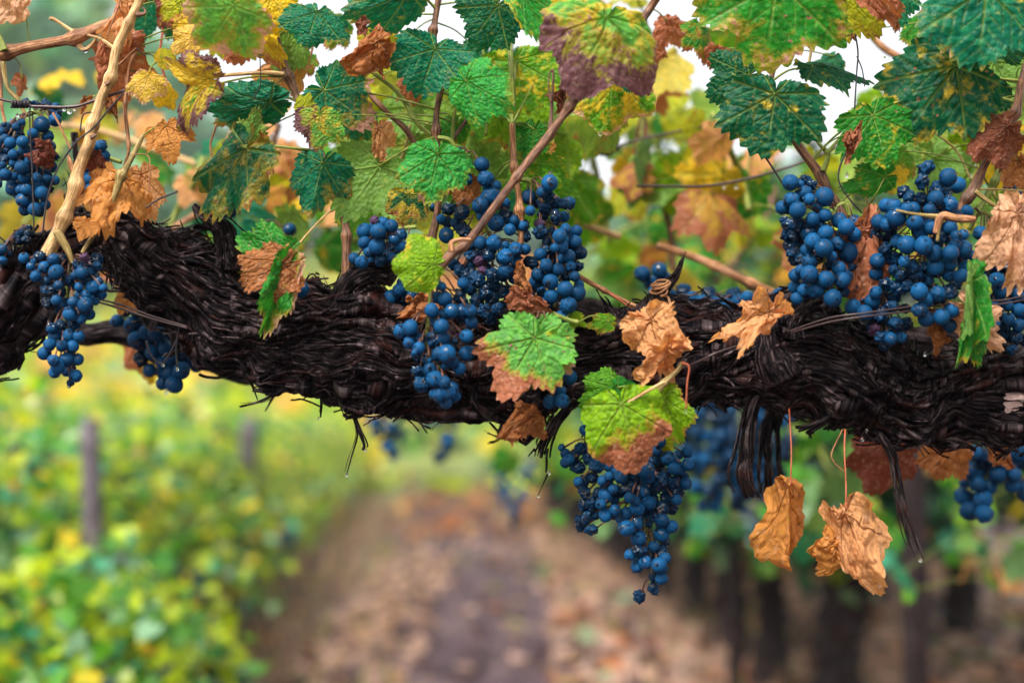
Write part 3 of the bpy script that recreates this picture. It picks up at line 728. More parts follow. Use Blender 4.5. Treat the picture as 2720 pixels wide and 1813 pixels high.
shred([(2066, 1065), (2055, 1140), (2060, 1220), (2068, 1310)], 24, 12, .09, strands=4, lab='dark shadowy root hanging behind the frayed one')
shred([(2262, 1085), (2215, 1105), (2170, 1130), (2140, 1148)], 17, 11, strands=6, lab='ragged tongue of bark pointing down and outwards')
shred([(2145, 1145), (2150, 1165)], 8, 3, strands=3)
shred([(2335, 1150), (2375, 1220), (2395, 1330), (2420, 1420), (2445, 1480)], 15, 2.5, strands=3, lab='long tapering strip of bark hanging down like a tail')
shred([(2395, 1165), (2375, 1200)], 3, 1, strands=1)
shred([(1815, 1060), (1835, 1075), (1845, 1088)], 9, 3, strands=4)
shred([(1995, 1080), (1960, 1185), (1942, 1208)], 2, .8, strands=1)
shred([(20, 930), (15, 955)], 8, 3, strands=3)
shred([(50, 900), (52, 960)], 2, .8, strands=1)
shred([(300, 665), (312, 720), (305, 770)], 7, 3, -.04, strands=3)
shred([(250, 660), (290, 668), (302, 700)], 3, 2, -.045, strands=3)
back = Limb([(205, 880, 34), (250, 890, 42), (330, 885, 40), (500, 925, 46), (600, 950, 52), (720, 960, 50), (900, 890, 42), (1050, 840, 36), (1250, 835, 36), (1450, 822, 42),
             (1600, 845, 36), (1900, 855, 36), (2200, 880, 38), (2450, 910, 40), (2900, 930, 42)], y=.13, seed=90, amp=.7)
bo = empty('vine_cordon', tuple(ORG), label='second dark vine arm running out of focus behind the main trunk', category='vine trunk')
add_local(back.mesh('bark', BARK, 500, 70)).build('bark', BARK, bo)

hz = bpy.data.materials.new('morning_mist'); hz.use_nodes = True; hz.node_tree.nodes.clear()
pv = hz.node_tree.nodes.new('ShaderNodeVolumePrincipled'); pv.inputs['Density'].default_value = 0.0018; pv.inputs['Color'].default_value = (0.93, 0.99, 1.0, 1); pv.inputs['Anisotropy'].default_value = 0.2
ho = hz.node_tree.nodes.new('ShaderNodeOutputMaterial'); hz.node_tree.links.new(pv.outputs[0], ho.inputs['Volume'])
hx = 430; hv = np.array([[x, y, z] for x in (-hx, hx) for y in (-6, 530) for z in (-40, 75)], float)
hf = np.array([[0, 1, 3, 2], [4, 6, 7, 5], [0, 4, 5, 1], [2, 3, 7, 6], [0, 2, 6, 4], [1, 5, 7, 3]])
obj('haze', mesh('haze', hv, hf, hz, False), kind='stuff', label='thin wet mist filling the air over the vineyard', category='haze')

# ------------------------------------------------------------------ canes
CANES = {}
def cane(key, mat, pts, label, cat='vine cane', group='canes growing from the old vine', nodes=(), rough=.07, seg=12, parent=None, name='vine_cane', y=0.0):
    ps, rs = [], []
    for p in pts:
        yy = p[3] if len(p) > 3 else y
        ps.append(P(p[0], p[1], yy)); rs.append(p[2] / 2 * S(yy))
    o_ = ps[-1].copy(); t = empty(name, tuple(o_), label=label, category=cat, group=group)
    V, F, A = tubeVF(ps, rs, seg, max(30, len(ps) * 14), rough, hash_str(key) % 97, nodes)
    m = MB(); m.add(V - o_, F, A); m.build('stem', CANE[mat], t)
    CANES[key] = (t, spline(ps, 80), o_)
    return t
def side(key, mat, pts, name='side_shoot', y=0.0, rough=.08, lab=None, cut=True):
    t, _, o_ = CANES[key]; ps, rs = [], []
    for p in pts:
        yy = p[3] if len(p) > 3 else y
        ps.append(P(p[0], p[1], yy)); rs.append(p[2] / 2 * S(yy))
    V, F, A = tubeVF(ps, rs, 9, max(20, len(ps) * 9), rough, 5, None); m = MB(); m.add(V - o_, F, A)
    return m.build(name, CANE[mat], t, label=lab)
K = CANES
cane('tan', 'tan', [(384, -25, 23), (350, 45, 24), (310, 130, 25), (296, 200, 26), (268, 265, 28), (243, 345, 28), (238, 375, 31), (208, 455, 32), (200, 500, 32), (178, 560, 33), (150, 625, 34), (118, 690, 40)],
     'pale tan jointed cane slanting down over the grapes to the trunk', nodes=(.13, .33, .50, .72, .84), y=-.075)
side('tan', 'tan', [(302, 128, 12), (270, 105, 8), (233, 93, 7)], y=-.075)
side('tan', 'brown', [(363, 40, 16), (385, 35, 8), (380, 18, 4)], y=-.08, name='bud')
side('tan', 'brown', [(280, 225, 15), (292, 218, 8)], y=-.085, name='bud')
side('tan', 'brown', [(240, 366, 14), (256, 358, 7)], y=-.085, name='bud')
side('tan', 'orange', [(196, 455, 18), (186, 430, 14), (183, 412, 6)], y=-.07)
side('tan', 'olive', [(152, 615, 26), (178, 660, 19), (194, 700, 12)], y=-.085)
cane('arch', 'orange', [(-60, 150, 34), (10, 140, 34), (90, 122, 28), (170, 108, 28), (205, 98, 36), (260, 75, 28), (330, 42, 24), (400, -20, 22)],
     'stout orange-brown cane crossing almost level under the misty trees', nodes=(.16, .52), y=-.03)
side('arch', 'tan', [(195, 86, 13), (165, 65, 9), (140, 50, 10), (132, 52, 9)], y=-.035)
side('arch', 'green', [(12, 135, 22), (4, 112, 16), (-8, 85, 13)], y=-.04)
side('arch', 'tan', [(200, 108, 18), (222, 132, 12), (245, 118, 9), (262, 90, 6), (285, 72, 3)], y=-.03, name='tendril')
side('arch', 'olive', [(8, 165, 16), (20, 232, 12, -.03), (48, 265, 13), (70, 310, 9)], y=-.03)
cane('thin', 'olive', [(380, 360, 11), (355, 410, 14), (330, 455, 18), (322, 468, 24), (300, 530, 16), (270, 590, 14), (238, 640, 12), (218, 672, 10)],
     'thin olive cane running down across the orange papery leaf', nodes=(.34, .66), y=-.085)
cane('redthin', 'orange', [(338, -20, 9), (352, 70, 9), (362, 128, 13), (345, 175, 8), (336, 235, 9), (333, 300, 11), (342, 392, 9), (330, 440, 7)],
     'thin red-brown cane hanging beside the tan and yellow leaves', nodes=(.32, .65, .88), rough=.1, y=-.04)
side('redthin', 'orange', [(362, 130, 10), (330, 160, 6), (300, 185, 5)], y=-.05)
side('redthin', 'dark', [(362, 130, 9), (380, 143, 4), (384, 148, 7)], y=-.05)
cane('far_left', 'orange', [(4, 160, 9), (3, 230, 9), (6, 290, 9), (16, 335, 9)], 'short orange shoot at the very edge above the upper grapes', y=-.02)
cane('lattice', 'brown', [(672, -25, 19), (690, 20, 21), (712, 50, 27), (735, 110, 21), (758, 185, 25), (785, 250, 20), (805, 300, 18), (850, 400, 17, .0), (885, 470, 20), (897, 520, 20), (918, 600, 21), (920, 660, 25), (921, 735, 29)],
     'long brown cane running down behind the leaves to the arched knuckle', nodes=(.1, .28, .88), y=-.03)
side('lattice', 'tan', [(756, 197, 13), (700, 193, 11), (600, 200, 10), (560, 208, 7)], y=-.04, name='leaf_stalk')
cane('centre', 'brown', [(1168, -25, 19), (1155, 60, 17), (1150, 92, 22), (1156, 150, 17), (1170, 230, 21), (1160, 300, 16), (1158, 362, 22), (1166, 420, 14), (1165, 530, 17), (1155, 600, 22), (1140, 660, 30), (1130, 720, 30)],
     'upright brown cane between the two heart-shaped green leaves', nodes=(.14, .31, .5), y=-.035)
side('centre', 'green', [(1152, 362, 13), (1120, 340, 12), (1098, 310, 16), (1060, 250, 11), (1010, 208, 10), (985, 190, 8)], y=-.03)
side('centre', 'green', [(1163, 365, 12), (1195, 372, 11), (1215, 400, 9)], y=-.04)
side('centre', 'brown', [(1105, 385, 15, -.01), (1075, 340, 17, -.01), (1040, 310, 14, -.01), (1000, 270, 16, -.01), (945, 210, 12, .0)], y=-.01, lab='brown side branch running up behind the leaves')
side('centre', 'green', [(1200, 395, 9), (1205, 320, 10), (1215, 260, 7)], y=-.01)
side('centre', 'dark', [(1200, 375, 11), (1235, 325, 10), (1270, 280, 8)], y=.0)
cane('diagonal', 'brown', [(1760, -30, 22, -.03), (1700, 60, 22, -.03), (1560, 225, 22), (1538, 250, 25), (1475, 335, 22), (1455, 365, 26), (1395, 440, 22), (1310, 555, 21), (1240, 645, 22), (1205, 670, 26), (1165, 710, 26)],
     'long reddish-brown cane slanting across in front of the central grapes', nodes=(.26, .41, .55, .74, .93), y=-.12)
side('diagonal', 'dark', [(1462, 345, 14), (1465, 300, 9), (1466, 270, 9), (1470, 195, 7), (1462, 188, 9)], y=-.115)
side('diagonal', 'dark', [(1464, 272, 7), (1457, 230, 4), (1460, 190, 4)], y=-.12)
side('diagonal', 'orange', [(1250, 637, 11), (1225, 636, 11), (1200, 645, 14), (1200, 668, 18)], y=-.13)
cane('upright', 'orange', [(1360, 330, 15), (1363, 400, 18), (1365, 440, 20), (1378, 520, 17), (1380, 560, 24), (1385, 620, 17), (1380, 650, 20)],
     'short upright red cane beside the diagonal one', nodes=(.36, .72), y=-.045)
side('upright', 'green', [(1352, 90, 16, -.0), (1358, 180, 15), (1362, 260, 18), (1362, 335, 16), (1365, 438, 17)], y=-.035, lab='smooth green upper length of the cane')
cane('right', 'brown', [(2075, 140, 12, -.02), (2052, 195, 14, -.03), (2048, 260, 14, -.04), (2085, 330, 22), (2120, 385, 24), (2165, 445, 26), (2178, 462, 32), (2205, 520, 26), (2250, 590, 25), (2290, 660, 22, -.0)],
     'stout brown cane behind the large dark green leaf, running down among the grapes', nodes=(.68, ), y=-.04)
side('right', 'green', [(2186, 455, 17), (2197, 425, 14), (2196, 405, 15), (2178, 385, 9), (2165, 368, 9)], y=-.045)
side('right', 'green', [(2196, 408, 10), (2225, 375, 9), (2255, 350, 8), (2319, 308, 5)], y=-.06, name='leaf_stalk')
cane('edge', 'brown', [(2745, 120, 20), (2715, 210, 20), (2700, 290, 24), (2672, 345, 24), (2620, 430, 20), (2585, 505, 32), (2555, 545, 20), (2520, 620, 18)],
     'dark brown cane leaning in from the side beside the curled brown leaf', nodes=(.34, .82), y=-.05)
side('edge', 'olive', [(2590, 508, 15), (2625, 535, 11), (2680, 572, 9), (2710, 600, 12)], y=-.06)
side('edge', 'olive', [(2600, 502, 5), (2660, 503, 5), (2740, 508, 4)], y=-.055)
cane('edgegreen', 'green', [(2740, 340, 15), (2690, 390, 17), (2655, 450, 17), (2638, 490, 20), (2600, 560, 14), (2575, 610, 12)],
     'mossy green cane crossing the brown one at the frame edge', nodes=(.55, ), y=-.02)
cane('midblur', 'tan', [(1470, 578, 14, .28), (1560, 600, 17, .28), (1650, 630, 18, .28)], 'blurred pale cane behind the central bunches', y=.28, group='canes out of focus behind the vine')
cane('midblur2', 'orange', [(1745, 652, 20, .22), (1850, 685, 22, .22), (1960, 735, 22, .2), (2080, 790, 22, .2)], 'blurred pinkish-brown cane slanting down to the stubby spur', y=.22, nodes=(.45, .75), group='canes out of focus behind the vine')
cane('crossthin', 'orange', [(1540, 735, 14), (1600, 768, 13), (1650, 795, 11), (1705, 822, 13)], 'thin orange cane lying from the grapes down to the wrapped spur', nodes=(.4, ), y=-.01)
side('crossthin', 'red', [(1620, 780, 6), (1650, 800, 5), (1682, 824, 5)], y=-.02)
cane('blurup', 'brown', [(1700, 190, 14, .35), (1712, 330, 16, .35), (1735, 470, 15, .35), (1778, 600, 17, .35), (1790, 720, 17, .35)], 'blurred upright brown shoot in the gap between the bunches', y=.35, group='canes out of focus behind the vine')
cane('blurlow', 'orange', [(440, 620, 18, .3), (520, 570, 18, .3), (620, 515, 16, .3), (700, 480, 12, .3)], 'blurred orange-brown cane above the arching trunk', y=.3, group='canes out of focus behind the vine')
cane('blurtop', 'tan', [(120, 330, 16, .4), (260, 345, 16, .4), (420, 400, 18, .4), (560, 450, 16, .4)], 'blurred pale cane passing behind the two thin canes', y=.4, group='canes out of focus behind the vine')
cane('blurright', 'orange', [(2300, 80, 16, .2), (2350, 130, 20, .2), (2420, 170, 20, .2), (2480, 220, 16, .2)], 'blurred orange cane in the white gap between the big green leaves', y=.2, group='canes out of focus behind the vine')
cane('lowshoot', 'olive', [(1812, 962, 14), (1798, 985, 12), (1765, 1015, 16), (1740, 1050, 16), (1725, 1080, 12)], 'short olive shoot poking down through the dried leaf', nodes=(.5, ), y=-.11)
side('lowshoot', 'tan', [(1764, 1014, 10), (1720, 1038, 8), (1668, 1068, 7)], y=-.125, name='leaf_stalk')
side('lowshoot', 'red', [(1812, 962, 8), (1830, 975, 6), (1825, 1020, 5), (1822, 1086, 5)], y=-.115, name='tendril')
cane('spurstalk', 'green', [(1375, 828, 10), (1430, 830, 11), (1465, 833, 14), (1510, 850, 12), (1535, 856, 14)], 'mossy green stalk joining the small grapes beneath the central bunches', y=-.075)
side('spurstalk', 'green', [(1448, 832, 9), (1445, 860, 8), (1444, 885, 7)], y=-.075)
side('spurstalk', 'orange', [(1500, 866, 7), (1470, 875, 7), (1440, 890, 6), (1418, 898, 5)], y=-.085, name='leaf_stalk')
cane('clip', 'orange', [(2485, 620, 13), (2530, 575, 0.1), (2530, 575, .1)][:1] + [(2500, 575, 22), (2540, 580, 21), (2590, 582, 16)], 'short snapped piece of reddish cane lying on the tallest bunch', y=-.12, rough=.2)
side('clip', 'olive', [(2498, 575, 14), (2440, 570, 9), (2380, 558, 7)], y=-.11)
side('clip', 'olive', [(2496, 580, 12), (2492, 610, 10), (2490, 640, 8)], y=-.12)

# ------------------------------------------------------------------ leaves
COLS = {'teal': (0.004, 0.135, 0.070), 'deep': (0.003, 0.085, 0.038), 'green': (0.018, 0.19, 0.018), 'bright': (0.03, 0.28, 0.045), 'lime': (0.17, 0.34, 0.005),
        'mid': (0.075, 0.26, 0.008), 'paleg': (0.10, 0.33, 0.05), 'yellow': (0.66, 0.42, 0.015), 'paley': (0.72, 0.44, 0.10), 'yg': (0.36, 0.38, 0.015), 'dark': (0.015, 0.075, 0.02),
        'rust': (0.36, 0.13, 0.04), 'tan': (0.62, 0.30, 0.12), 'orange': (0.55, 0.23, 0.05), 'brown': (0.20, 0.06, 0.03), 'maroon': (0.15, 0.035, 0.022),
        'pink': (0.50, 0.26, 0.20), 'redrust': (0.36, 0.12, 0.055), 'grey': (0.22, 0.15, 0.16), 'purple': (0.15, 0.065, 0.075), 'buff': (0.60, 0.33, 0.19)}
LOB = np.array([0, 50, 102, 148])
def outline(th, lobe, g, bl=.62):
    lobe = lobe + .2
    a = np.abs(np.degrees(th))
    kx = [0, 12, 26, 38, 50, 64, 77, 90, 102, 118, 134, 150, 163, 172, 180]
    sh = [1.0, .95, .86 - .16 * lobe, .86 - .08 * lobe, .92, .84, .76 - .16 * lobe, .77 - .06 * lobe, .78, .70, .60, .52, .42, .26, .05]
    r = np.interp(a, kx, sh)
    r = r * np.interp(a, [85, 118, 180], [1, bl, bl])
    r = r * (1 + .05 * np.sin(th * 3 + g[0]) + .04 * np.sin(th * 5 + g[1]))
    return r
def leafVFA(size, wid=1.0, lobe=.5, fold=0, curl=0, roll=0, crumple=0, wave=.05, cup=.15, quilt=.02, teeth=.11, seed=0, hi=True, tear=0, bl=.62):
    g = np.random.default_rng(seed); ph = g.random(4) * 6.28
    na, nr = (200, 30) if hi else (76, 11)
    th = np.linspace(-np.pi, np.pi, na); s = np.linspace(0, 1, nr)
    T, Sg = np.meshgrid(th, s)
    R0 = outline(T, lobe, ph, bl)
    nt_ = 19 + int(g.integers(4)); saw = np.abs(((np.abs(T) / np.pi * nt_ + .15 * np.sin(T * 7 + ph[2])) % 1) - .38) * 2; saw = 1 - saw
    big = np.maximum(0, np.cos((np.abs(T) / np.pi * nt_ / 3.0) * 2 * np.pi)) ** 2
    R1 = R0 * (1 + teeth * (saw - .4) * (.8 + .5 * big))
    if tear: R1 = R1 * (1 - tear * np.clip(vn(np.stack([T * 2.6, 0 * T + seed, 0 * T], -1), 4), 0, 1) - tear * .5 * np.clip(vn(np.stack([T * 7, 0 * T + seed, 0 * T], -1), 5), 0, 1))
    r = Sg * (R0 * (1 - Sg ** 7) + R1 * Sg ** 7)
    x = r * np.sin(T); y = r * np.cos(T)
    # veins
    vein = np.zeros_like(r)
    for v in (0, 50, -50, 102, -102, 148, -148):
        a = math.radians(v); dx, dy = math.sin(a), math.cos(a); al = x * dx + y * dy; ac = x * dy - y * dx
        wv = .0095 * (1.15 - al) + .003; vein = np.maximum(vein, np.where(al > 0, np.exp(-(ac / wv) ** 2), 0))
    for sg in (1, -1):
        for v, sec in ((0, 26), (50, 25), (102, 24)):
            a = math.radians(v * sg); dx, dy = math.sin(a), math.cos(a); al = x * dx + y * dy; ac = x * dy - y * dx
            for side_ in (1, -1):
                q = al - np.abs(ac) * 1.05; sp = .155; k = (q + .05) / sp; dist = np.abs(k - np.round(k)) * sp * .7
                dd = (np.degrees(np.abs(np.arctan2(ac, al))) < sec) & (np.sign(ac) == side_) & (al > .08)
                vein = np.maximum(vein, np.where(dd, .5 * np.exp(-(dist / .006) ** 2), 0))
    edge = Sg
    wid = wid * .93
    z = quilt * (1.3 * (1 - vein) * (.5 + np.abs(vn(np.stack([x * 6, y * 6, 0 * x + seed], -1), 6))) ) * np.clip(1 - .3 * Sg, 0, 1) - quilt * .5 * vein
    z = z - cup * r ** 2 + wave * Sg ** 3 * np.sin(T * (5 + g.integers(3)) + ph[3]) + wave * .6 * Sg ** 4 * np.sin(T * 11 + ph[1]) + fold * np.abs(x) * .9
    X = x * wid; Pz = np.stack([X, y, z], -1)
    def bend(Pq, k, ax):
        if abs(k) < 1e-4: return Pq
        c = Pq[..., ax]; zz = Pq[..., 2]; ang = k * c; rr = 1 / k
        nc = np.sin(ang) * (rr + zz * 1.0) if False else np.sin(ang) * rr - zz * np.sin(ang) * -1 * -1
        nz = (1 - np.cos(ang)) * -rr + zz * np.cos(ang)
        o_ = Pq.copy(); o_[..., ax] = np.sin(ang) * rr + zz * np.sin(ang); o_[..., 2] = nz; return o_
    if crumple:
        q = np.stack([x * 1.55, y * 1.55, 0 * x + seed * 1.7], -1)
        dv = np.stack([vn(q, 1), vn(q, 2), vn(q, 3)], -1); q2 = q * 2.6
        rd = np.abs(np.stack([vn(q2, 4), vn(q2, 5), vn(q2, 6)], -1)); q3 = q * 6.5
        rd3 = np.abs(np.stack([vn(q3, 4), vn(q3, 5), vn(q3, 6)], -1))
        Pz = Pz + crumple * (.50 * dv * (.25 + Sg[..., None]) + .34 * (rd - .25) * np.array([.7, .7, 1.4]) + .10 * (rd3 - .2))
    Pz = bend(Pz, roll, 0); Pz = bend(Pz, curl, 1)
    V = Pz.reshape(-1, 3) * size
    F = gridF(nr, na, False)
    flat = np.stack([x, y, 0 * x + seed * 3.17], -1).reshape(-1, 3)
    return V, F, flat, vein.reshape(-1), edge.reshape(-1), x.reshape(-1), y.reshape(-1)
leaf_seed = [100]
def leaf_mesh(size, col='green', bcol='redrust', b0=0.0, be=.12, bt=0.0, bs=0.0, yel=0.0, ye=0.0, yt=0, spot=.2, **kw):
    leaf_seed[0] += 1; sd = kw.pop('seed', leaf_seed[0])
    V, F, fl, ve, ed, x, y = leafVFA(size, seed=sd, **kw)
    n = len(V); g = np.array(COLS[col]) if isinstance(col, str) else np.array(col); b = np.array(COLS[bcol])
    brn = b0 + be * ed ** 5 + bt * y + bs * x; yl = yel + ye * ed ** 3 + yt * y
    return mesh('leaf', V, F, LEAF, True, {'flat': ('FLOAT_VECTOR', fl), 'vein': ('FLOAT', ve), 'brn': ('FLOAT', brn), 'yel': ('FLOAT', yl), 'spot': ('FLOAT', np.full(n, spot)),
                 'gcol': ('FLOAT_COLOR', np.repeat(g[None], n, 0)), 'bcol': ('FLOAT_COLOR', np.repeat(b[None], n, 0))})
def leaf_matrix(px, py, y, ang, tilt=0, yaw=0, back=False):
    a = math.radians(ang); up = Vector((math.cos(a), 0, math.sin(a))); nz = Vector((0, -1, 0)); xx = up.cross(nz)
    M = Matrix((xx, up, nz)).transposed()
    R = Matrix.Rotation(math.radians(-tilt), 3, 'X') @ Matrix.Rotation(math.radians(yaw + (180 if back else 0)), 3, 'Y')
    # +tilt: tip swings away from the viewer; yaw turns about the midrib
    M = (M @ R).to_4x4(); M.translation = Vector(P(px, py, y)); return M
def leaf(par, px, py, size, ang, y=-.06, tilt=0, yaw=0, back=False, label=None, cat='dried leaf', group=None, stalk='green', pet=None, pr=1.0, **kw):
    hi = size > 48 and y < .12; size = size * 1.06
    me = leaf_mesh(size * S(y), hi=hi, **kw); M = leaf_matrix(px, py, y, ang, tilt, yaw, back)
    if par is not None:
        t, sp, o_ = CANES[par]; o = obj('leaf', me, t, label=label); o.matrix_local = Matrix.Translation(Vector(-o_)) @ M
        if pet is None:
            j = np.argmin(np.linalg.norm(sp - P(px, py, y), axis=1)); e = sp[j]; a = P(px, py, y)
            if np.linalg.norm(e - a) > .16: e = a + (e - a) * .16 / np.linalg.norm(e - a)
            pts = [a, (a + e) / 2 + np.array([0, .01, .006]), e]
        else: pts = [P(px, py, y)] + [P(q[0], q[1], q[2] if len(q) > 2 else y) for q in pet]
    else:
        o = obj('vine_leaf', me, None, label=label, category=cat, group=group); o.matrix_world = M
        if not pet: return o
        pts = [P(px, py, y)] + [P(q[0], q[1], q[2] if len(q) > 2 else y) for q in pet]
    Mi = M.inverted(); lp = [np.array((Mi @ Vector(q))[:]) for q in pts]
    r = max(1.9, size * .018) * S(y) * pr
    V, F, A = tubeVF(lp, [r * 1.1] + [r] * (len(lp) - 2) + [r * 1.35], 7, 18, .05); m = MB(); m.add(V, F, A); m.build('leaf_stalk', CANE[stalk], o)
    return o
DRY = dict(be=.2, b0=.75, crumple=.55, quilt=.01, wave=.10, teeth=.07, spot=0)
# --- top left corner
leaf('arch', 30, -30, 85, 285, y=-.05, col='buff', bcol='buff', **DRY, roll=.8)
leaf('tan', 330, -5, 125, 268, y=-.07, wid=.42, col='tan', bcol='tan', b0=.7, crumple=.4, wave=.15, lobe=.6, label='narrow crumpled tan leaf behind the pale cane', stalk='orange')
leaf('tan', 284, 98, 158, 262, y=-.05, wid=.78, fold=-.5, tilt=12, yaw=10, col='orange', bcol='redrust', b0=.75, be=.1, crumple=.34, cup=.3, label='large folded rust-brown leaf behind the pale cane', pet=[(300, 50, -.05), (320, -15, -.04)], stalk='red')
leaf('tan', 235, 262, 38, 250, y=-.055, wid=.6, col='rust', bcol='rust', **DRY)
leaf('tan', 290, 270, 52, 300, y=-.05, wid=.5, col='rust', bcol='rust', **DRY)
leaf('arch', 398, -10, 118, 252, y=.03, col='teal', tilt=20, lobe=.5, be=.05)
leaf('redthin', 487, 2, 105, 212, y=-.04, wid=.8, col='yg', bcol='maroon', bt=.12, be=.22, b0=.1, yel=.1, curl=.5, label='yellow-green leaf with a charred brown edge')
leaf('redthin', 515, 66, 112, 215, y=-.055, wid=.75, tilt=15, col='yellow', bcol='rust', b0=.1, be=.1, bs=.2, spot=.5, curl=.7, roll=.5, label='yellow leaf speckled with brown spots')
leaf('redthin', 520, 96, 88, 205, y=-.075, wid=.7, col='paley', bcol='rust', b0=.08, spot=.5, yel=.1, curl=.5, label='pale yellow wrinkled leaf')
leaf('redthin', 392, 203, 68, 262, y=-.085, wid=1.05, tilt=-15, col='paley', bcol='buff', b0=.1, be=.25, yel=.15, cup=.4, wave=.08, lobe=.2, label='small round pale yellow leaf with a pinkish rim', pet=[(400, 180, -.07), (415, 165, -.06)])
leaf('lattice', 558, 206, 128, 172, y=-.095, wid=.72, yaw=-38, fold=.35, col='yellow', bcol='purple', b0=.12, be=.16, bs=.22, yel=.2, cup=.45, spot=.6, roll=.7, label='yellow leaf half blackened, joined to a long level stalk', pet=[(575, 200, -.08)])
leaf('lattice', 545, 232, 150, 228, y=-.09, wid=.52, yaw=25, col='paleg', bcol='purple', b0=.17, be=.22, yel=.18, cup=.3, spot=.6, curl=.4, fold=.2, label='long narrow green, yellow and black blotched leaf')
leaf('thin', 440, 335, 76, 285, y=-.075, wid=1.15, tilt=-25, col='orange', bcol='orange', b0=.55, be=.5, yel=.1, cup=.5, wave=.09, lobe=.15, crumple=.12, label='small fan-shaped orange-tan leaf at the tip of the thin cane')
leaf('redthin', 425, 165, 40, 40, y=-.06, col='lime', yel=.2); leaf('redthin', 452, 160, 40, 120, y=-.065, col='yg', wid=.7, yel=.1)
leaf('lattice', 622, 15, 165, 232, y=-.16, wid=1.05, tilt=18, yaw=-15, col='paleg', bcol='pink', b0=.13, be=.14, spot=.75, cup=.2, curl=.35, lobe=.3, label='large pale green leaf splashed with pinkish dead patches')
leaf('lattice', 668, 40, 142, 248, y=-.06, wid=1.0, tilt=8, col='yellow', bcol='redrust', b0=-.05, bt=.42, be=.1, cup=.35, crumple=.2, lobe=.7, spot=.4, label='yellow leaf with a drooping rust-red lower half')
leaf('lattice', 725, -10, 108, 246, y=-.045, col='yellow', bcol='rust', b0=.05, spot=.6, label='bright yellow leaf with scattered brown dots')
leaf('lattice', 655, 395, 215, 238, y=-.055, wid=.66, yaw=20, col='deep', bcol='brown', b0=.09, be=.12, yel=.0, cup=.2, spot=.9, lobe=.4, wave=.08, label='dark green leaf blotched with brown, its edge burnt', pet=[(648, 388, -.055), (720, 388, -.05), (790, 395, -.05), (830, 400, -.03)])
leaf('lattice', 718, 272, 190, 194, y=-.045, wid=.45, tilt=0, yaw=-30, col='teal', be=.05, cup=.25, quilt=.035, lobe=.15, curl=.3, label='teal leaf seen almost edge-on against the white sky')
leaf('lattice', 650, 388, 105, 72, y=-.05, wid=.55, back=True, col='mid', bcol='maroon', be=.22, fold=.3, cup=.1, lobe=.3, label='folded leaf showing its veined light green underside')
# --- upper middle left
leaf('lattice', 842, 34, 98, 255, y=-.065, wid=1.28, tilt=-28, col='teal', bcol='purple', be=.12, spot=.3, cup=.3, quilt=.03, lobe=.1, curl=.5, label='broad wavy teal leaf against the white sky')
leaf('centre', 1086, -20, 185, 203, y=-.075, wid=.62, yaw=-25, col='teal', bcol='purple', be=.15, cup=.25, quilt=.03, lobe=.1, label='long glossy teal leaf with water on it')
leaf('lattice', 775, 62, 152, 256, y=-.012, wid=.62, back=True, tilt=10, col='mid', bcol='maroon', be=.12, spot=.3, lobe=.2, label='yellow-green leaf behind the brown cane')
leaf('lattice', 768, 165, 110, 250, y=.0, wid=.75, col='tan', bcol='tan', b0=.7, crumple=.35, wave=.1, lobe=.7, label='ragged tan leaf hanging behind the brown cane')
leaf('centre', 985, 130, 78, 35, y=-.05, wid=.95, col='yg', bcol='pink', b0=.05, be=.17, yel=.15, crumple=.1, label='yellow-green leaf with a nibbled brown rim')
leaf('centre', 1008, 118, 128, 212, y=-.085, wid=.72, col='orange', bcol='rust', b0=.35, be=.4, crumple=.42, curl=.9, roll=.8, wave=.12, spot=.9, label='curled dead leaf mottled orange, brown and black')
leaf('centre', 965, 80, 45, 100, y=-.08, wid=.6, col='rust', bcol='brown', **DRY)
leaf('centre', 861, 239, 142, 325, y=-.055, wid=1.05, tilt=10, col='teal', bcol='pink', b0=.02, bt=.2, spot=.65, cup=.18, lobe=.35, label='large teal-green leaf with a dead pinkish margin')
leaf('centre', 850, 305, 86, 262, y=-.08, wid=1.1, col='paleg', bcol='purple', b0=.14, be=.17, bs=.22, yel=.12, cup=.25, spot=.7, lobe=.2, label='small leaf half pale green and half purple-brown')
leaf('centre', 800, 290, 50, 60, y=-.06, wid=.7, col='yg')
leaf('centre', 1156, 131, 128, 252, y=-.06, wid=1.2, fold=.38, col='teal', bcol='pink', b0=-.03, be=.1, bs=-.12, spot=.45, cup=.1, lobe=.1, label='two-lobed teal leaf folded along its midrib', pet=[(1158, 140, -.04)])
leaf('centre', 1238, 215, 135, 328, y=-.085, wid=.85, tilt=-18, col='bright', bcol='redrust', be=.11, cup=.35, quilt=.03, lobe=.05, label='bright wet heart-shaped leaf beneath the folded teal one')
leaf('centre', 1163, 410, 128, 258, y=-.075, wid=.98, tilt=-6, col='bright', bcol='pink', b0=-.02, bt=.13, be=.12, cup=.18, quilt=.035, lobe=.05, spot=.35, label='bright quilted heart-shaped leaf with a burnt lower edge', pet=[(1180, 398, -.07), (1195, 392, -.05)])
leaf('centre', 1008, 440, 165, 236, y=-.03, wid=.98, back=True, col='mid', be=.03, cup=.1, lobe=.05, quilt=.012, label='backlit leaf showing a web of pale veins', pet=[(1040, 420, -.04), (1100, 385, -.05), (1152, 365, -.04)])
leaf('lattice', 856, 432, 130, 256, y=-.05, wid=.92, fold=-.5, col='teal', bcol='redrust', b0=-.03, bt=.12, be=.12, bs=-.1, cup=.2, spot=.45, lobe=.3, label='teal leaf draped over the brown cane, its tip brown')
leaf('centre', 1003, 344, 84, 282, y=-.04, wid=.58, col='tan', bcol='tan', b0=.7, crumple=.3, wave=.1, fold=-.4, label='small papery tan leaf hanging from a thread', pet=[(1000, 310, -.04), (985, 290, -.03)], stalk='black')
